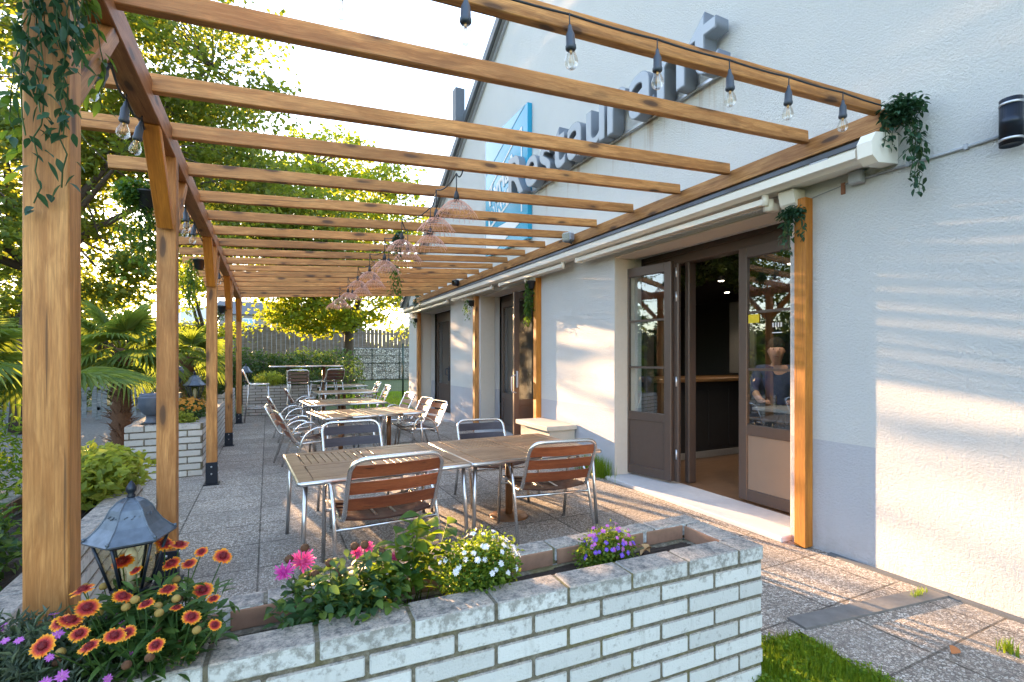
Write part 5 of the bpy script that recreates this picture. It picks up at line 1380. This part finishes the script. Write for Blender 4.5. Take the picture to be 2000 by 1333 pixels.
# orange and red daisies, bottom left
g1 = empty('blanket_flower_plant', (-.36, 1.86, .57), 'bushy plant with red and yellow daisy flowers beside the lantern', 'flowering plant')
GF = [(-.401, 1.90, .976), (-.302, 1.96, .995), (-.262, 1.96, .984), (-.28, 1.93, .936), (-.469, 1.80, .944), (-.374, 1.78, .914), (-.270, 1.80, .905), (-.186, 1.86, .860), (-.198, 1.70, .852), (-.47, 1.70, .905), (-.445, 1.74, .915), (-.47, 1.52, .93), (-.395, 1.56, .89), (-.35, 1.58, .895), (-.140, 2.0, .91), (-.31, 1.72, .905), (-.49, 1.70, .905), (-.15, 1.78, .86), (-.14, 1.70, .815), (-.23, 1.92, .93), (-.34, 1.66, .86), (-.43, 1.62, .90), (-.24, 1.74, .87), (-.36, 1.86, .955), (-.20, 1.96, .95), (-.27, 1.62, .83)]
m = MB(); it = []
for k, (x, y, z) in enumerate(GF):
    nrm = Vector((random.uniform(-.4, .5), -.35 + random.uniform(-.35, .3), 1.0)); nrm = nrm if k != 11 else Vector((-.25, -.8, .7))
    flower('gaillardia', 'gaillardia', g1, (x, y, z), nrm, random.uniform(.70, .95) * (1.0 if k < 15 or k == 16 else .75))
    stem(m, (-.34 + (x + .34) * .5, 1.84, .60), (x, y, z - .004), .0022)
for k in range(26):
    x = random.uniform(-.52, -.13); y = random.uniform(1.6, 2.0); z = .80 + random.uniform(-.03, .11); m2 = None
    stem(m, (-.34 + (x + .34) * .5, 1.84, .60), (x, y, z), .0018)
    b = MB().lathe([(0, -.006), (.009, -.006), (.0125, 0), (.011, .007), (.006, .012), (0, .013)], 10).build('seed_head', M['bud' if k % 3 else 'seed'], g1, Vector((x, y, z)) - g1.location)
m.build('stems', M['lf_gail'], g1, wp=True)
for k in range(1150):
    c = ball((-.33 + random.uniform(-.06, .06), 1.86, .76), (.20, .15, .15), 1, .1)[0]; a = random.uniform(0, 6.28)
    it.append((c, (math.cos(a), math.sin(a) - .3, random.uniform(-.1, .9)), random.uniform(.045, .085), random.uniform(.013, .023)))
big_leaves('leaves', it, M['lf_gail'], g1)

def dots(n, c, rad, kind, mat, parent, s=1.0, out=True, top=True):
    for k in range(n):
        d = Vector((random.gauss(0, 1), random.gauss(0, 1) - .5, abs(random.gauss(0, 1)) + .15 if top else random.gauss(0, 1))).normalized()
        p = Vector(c) + Vector((d.x * rad[0], d.y * rad[1], d.z * rad[2])) * random.uniform(.92, 1.08)
        flower(kind, mat, parent, p, d + Vector((0, -.3, .2)), s * random.uniform(.8, 1.2))
# lavender-like clump, bottom left corner
lv = empty('grey_leaved_plant', (-.60, 1.96, .57), 'grey-green needle-leaved plant with purple flowers in the bottom left corner', 'flowering plant')
P = []; D = []
for k in range(520):
    a = random.uniform(0, 6.28); rr_ = math.sqrt(random.random())
    e = Vector((-.64 + .30 * rr_ * math.cos(a), 1.84 + .22 * rr_ * math.sin(a), .86 - .16 * rr_ ** 2 + random.uniform(-.08, .04)))
    b = Vector((-.62 + .18 * rr_ * math.cos(a), 1.94 + .12 * rr_ * math.sin(a), .58))
    for q in range(16):
        t = .2 + .8 * q / 16; P.append(b.lerp(e, t)); D.append((random.uniform(-1, 1), random.uniform(-1, 1), .9))
V, F = leaf_arrays(np.array([tuple(p) for p in P]), .042, dirs=np.array(D), aspect=.17); np_mesh('leaves', V - np.array(lv.location), F, M['lf_lav'], lv)
shm = MB()
for k in range(40): a = random.uniform(0, 6.28); shm.tube([(-.62, 1.96, .57), (-.63 + .2 * math.cos(a), 1.86 + .14 * math.sin(a), .76)], .003, 4)
shm.build('stems', M['bark'], lv, wp=True)
dots(34, (-.58, 1.80, .74), (.28, .20, .12), 'five', 'purple', lv, 1.2)

# pink bergamot
mo_ = empty('pink_bergamot', (.28, 1.99, .57), 'dark-leaved plant with shaggy pink flowers and brown seed heads in the front planter', 'flowering plant')
m = MB()
def pt(u, v, y):      # direction read off the photograph, written out as world numbers below
    return None
MF = [(.115, 1.99, .847, 'monarda', 1.3), (.052, 1.96, .835, 'monarda2', 1.0), (.315, 2.02, .835, 'monarda', .72), (.36, 2.05, .84, 'monarda', .75), (.45, 2.00, .80, 'monarda', .7)]
for x, y, z, mt, s in MF: flower('monarda', mt, mo_, (x, y, z), (random.uniform(-.3, .3), -.5, .9), s); stem(m, (x * .5 + .14, 1.99, .58), (x, y, z - .005), .0022)
for x, y, z in ((.125, 2.02, .885), (.07, 2.0, .86), (.305, 2.02, .862), (.34, 2.0, .868), (.21, 1.99, .825), (.155, 1.97, .80), (.24, 1.95, .80), (.40, 1.98, .84)):
    sd = MB().lathe([(0, -.010), (.010, -.010), (.016, 0), (.014, .010), (.006, .016), (0, .016)], 12)
    for k in range(50):
        a = random.uniform(0, 6.28); e = random.uniform(-.3, 1.4); d = Vector((math.cos(a) * math.cos(e), math.sin(a) * math.cos(e), math.sin(e))); sd.tube([d * .012, d * .021], [.0012, .0005], 3)
    sd.build('seed_head', M['seed'], mo_, Vector((x, y, z)) - mo_.location); stem(m, (x * .5 + .14, 1.99, .58), (x, y, z), .002)
m.build('stems', M['lf_mon'], mo_, wp=True); it = []
for k in range(760):
    c = ball((.27, 1.95, .705), (.27, .15, .145), 1, .1)[0]; a = random.uniform(0, 6.28)
    it.append((c, (math.cos(a), math.sin(a) - .5, random.uniform(-.3, .7)), random.uniform(.035, .065), random.uniform(.018, .032)))
big_leaves('leaves', it, M['lf_mon'], mo_)
# big bright leaves behind
bg_ = empty('broad_leaved_plant', (.50, 2.02, .57), 'bright broad-leaved plant rising behind the pink flowers', 'plant'); m = MB(); it = []
for k in range(10):
    x = .36 + .035 * k + random.uniform(-.02, .02); h = random.uniform(.22, .40) * (1 - .5 * abs(k - 5) / 9); b = Vector((x * .5 + .25, 2.02, .58)); e = Vector((x, 2.02 + random.uniform(-.07, .06), .60 + h)); stem(m, b, e, .0025)
    for q in range(12):
        a = q * 2.1 + k; t = .3 + .7 * q / 11; it.append((b.lerp(e, t), (math.cos(a), math.sin(a) - .2, .25), random.uniform(.06, .105), random.uniform(.04, .07)))
m.build('stems', M['lf_bas'], bg_, wp=True); big_leaves('leaves', it, M['lf_bas'], bg_)
sp_ = empty('young_seedling', (.56, 1.93, .57), 'small light green seedling rooted in the soil right of the pink flowers', 'plant'); m = MB(); it = []
for (x, y, z) in ((.45, 1.92, .63), (.49, 1.90, .61), (.60, 1.90, .635), (.66, 1.92, .64), (.38, 1.89, .60)):
    stem(m, (.56, 1.96, .58), (x, y, z), .0028, .01)
    for q in range(6): a = q * 1.1; it.append(((x, y, z), (math.cos(a), math.sin(a), .3), random.uniform(.035, .055), .026))
m.build('stems', M['bark'], sp_, wp=True); big_leaves('leaves', it, M['lf_bas'], sp_)
# white phlox, purple bellflower
ph = shrub('mound of small white flowers in the middle of the front planter', (.80, 1.94, .705), (.175, .13, .155), 4200, .022, M['lf_phlox'], 'flowering plant', 'white_phlox', shell=.2)
dots(46, (.80, 1.94, .70), (.18, .13, .16), 'five', 'phlox', ph, 1.15)
cb = shrub('small mound of purple and violet flowers near the corner of the front planter', (1.47, 1.965, .655), (.155, .10, .115), 3800, .018, M['lf_phlox'], 'flowering plant', 'purple_bellflower', shell=.2)
dots(30, (1.49, 1.955, .65), (.15, .10, .115), 'five', 'violet', cb, 1.0); dots(26, (1.49, 1.97, .67), (.15, .10, .12), 'five', 'purple', cb, 1.0)
dl = empty('dry_leaf', (1.72, 1.99, .60), 'curled tan dry leaf lying on the soil at the right end of the front planter', 'leaf')
big_leaves('blade', [((1.70, 1.98, .60), (1, .2, .5), .10, .07), ((1.76, 1.98, .605), (-.4, .4, .7), .07, .05)], M['leaf_dry'], dl)
dl = empty('dry_leaf', (3.33, 1.36, .0), 'orange dead leaf on the paving near the white wall', 'leaf'); big_leaves('blade', [((3.30, 1.36, .012), (1, .1, .35), .09, .05)], M['dead_leaf'], dl)
# left planter contents
shrub('round bush of golden-green sage leaves beside the second post', (-1.10, 4.40, .79), (.30, .42, .18), 2600, .065, M['lf_sage'], 'shrub', 'sage_bush', shell=.3)
sh = shrub('dark bluish foliage plant at the left edge with violet flowers', (-1.36, 2.9, .74), (.34, .55, .25), 4200, .05, M['lf_mon'], 'flowering plant', 'edge_plant', shell=.3); dots(26, (-1.3, 2.75, .74), (.3, .35, .22), 'five', 'violet', sh, 1.8)
shrub('light green arching plant at the far left behind the nearest post', (-1.95, 4.6, .80), (.5, .8, .50), 3000, .06, M['lf_bas'], 'plant', 'arching_plant', shell=.3, asp=.3)
yf = shrub('low plant with yellow flowers in the planter by the third post', (-1.15, 8.75, .80), (.33, .55, .18), 2600, .04, M['lf_hedge'], 'flowering plant', 'yellow_flowers', shell=.3); dots(120, (-1.13, 8.9, .82), (.33, .6, .18), 'five', 'orange_petal', yf, 2.4)
shrub('small green tuft at the front of the planter by the third post', (-1.12, 8.2, .75), (.22, .16, .13), 1200, .035, M['lf_sage'], 'plant', 'green_tuft', shell=.2)
shrub('feathery shrub in the planter between the third and fourth posts', (-1.2, 11.3, .98), (.3, .4, .35), 2600, .05, M['lf_far'], 'shrub', 'feathery_shrub', shell=.2, asp=.2)
shrub('yellowish shrub at the left end of the far brick planter', (.05, 16.0, .98), (.42, .32, .24), 1800, .05, M['lf_sage'], 'shrub', 'far_shrub', shell=.3)
shrub('dark green shrub at the right end of the far brick planter', (.85, 16.0, 1.0), (.45, .32, .28), 1800, .06, M['lf_hedge'], 'shrub', 'far_shrub', shell=.3)
shrub('dark shrub in the narrow planter by the last post', (-1.2, 14.2, .95), (.32, .8, .28), 2400, .06, M['lf_hedge'], 'shrub', 'far_shrub', shell=.3)
shrub('dense bush between the palms and the path at the left', (-6.4, 11.0, .5), (1.0, 1.3, .75), 5200, .08, M['lf_hedge'], 'shrub', 'garden_bush', shell=.3)
shrub('broad bush at the left picture edge under the palm', (-3.4, 6.2, .35), (.8, 1.0, .6), 4500, .07, M['lf_far'], 'shrub', 'garden_bush', shell=.3)
shrub('mid green bush behind the pale picket fence, left', (-6.0, 19.0, .9), (2.2, 1.0, 1.2), 5000, .11, M['lf_far'], 'shrub', 'garden_bush', shell=.3)
shrub('mid green bush behind the pale picket fence, right', (-2.9, 19.2, .9), (1.7, .9, 1.1), 4500, .11, M['lf_hedge'], 'shrub', 'garden_bush', shell=.3)

# grass: blades
def blades(name, n, sampler, h, w, mat, label, z=0.0, lean=.45, kind='stuff', cat='grass'):
    B = np.array([sampler() for _ in range(n)]); H = h * (.5 + rng.random(n) * .8); a = rng.random(n) * 6.28
    d = np.stack([np.cos(a), np.sin(a)], 1); l = rng.random(n) * lean * H
    V = np.zeros((n, 5, 3)); s = np.stack([-d[:, 1], d[:, 0]], 1) * w / 2
    V[:, 0, :2] = B - s; V[:, 1, :2] = B + s; V[:, :2, 2] = z - .01
    mid = B + d * (l * .35)[:, None]; V[:, 2, :2] = mid + s * .8; V[:, 3, :2] = mid - s * .8; V[:, 2:4, 2] = (z + H * .6)[:, None]
    V[:, 4, :2] = B + d * l[:, None]; V[:, 4, 2] = z + H
    i = np.arange(n) * 5; F = np.concatenate([np.stack([i, i + 1, i + 2], 1), np.stack([i, i + 2, i + 3], 1), np.stack([i + 3, i + 2, i + 4], 1)])
    o = np_mesh(name, V.reshape(-1, 3), F, mat); return tag(o, label, cat, kind=kind)
def samp_corner():
    while True:
        x = random.uniform(2.15, 2.86); y = random.uniform(.9, 1.95)
        lim = 2.74 + .03 * math.sin(y * 23) if y > 1.35 else 2.5 + .6 * (y - .9)
        if x < lim + random.gauss(0, .015) and y < 1.90 - .12 * abs(x - 2.45) + random.gauss(0, .01): return (x, y)
blades('grass_patch', 15000, samp_corner, .055, .0045, M['lf_grass'], 'thick bright green grass growing at the corner of the front planter', -.02)
P = []
for k in range(90):
    x, y = samp_corner(); P.append(ball((x, y, .02), (.035, .035, .03), 40, .2))
tag(foliage('clover_patch', np.concatenate(P), .016, M['lf_grass'], None, aspect=.9), 'low clover mixed in the grass beside the front planter', 'clover', kind='stuff')
blades('grass_tuft', 900, lambda: (random.gauss(4.02, .045), random.gauss(5.62, .14)), .24, .006, M['lf_grass'], 'tall green grass tuft at the wall foot left of the near doorstep', 0, .3)
blades('weed_tuft', 60, lambda: (random.gauss(3.62, .02), random.gauss(1.24, .02)), .06, .006, M['lf_grass'], 'tiny green weed in the paving joint near the right edge', 0, .8)
blades('joint_grass', 90, lambda: (random.gauss(3.93, .05), random.gauss(1.80, .012)), .05, .004, M['lf_grass'], 'pale grass blades in the joint of the drain kerb', 0, .9)
blades('lawn_grass', 26000, lambda: (random.uniform(2.5, 8), random.uniform(14.95, 24)), .07, .012, M['lf_grass'], 'short green lawn grass behind the far tables', -.03)
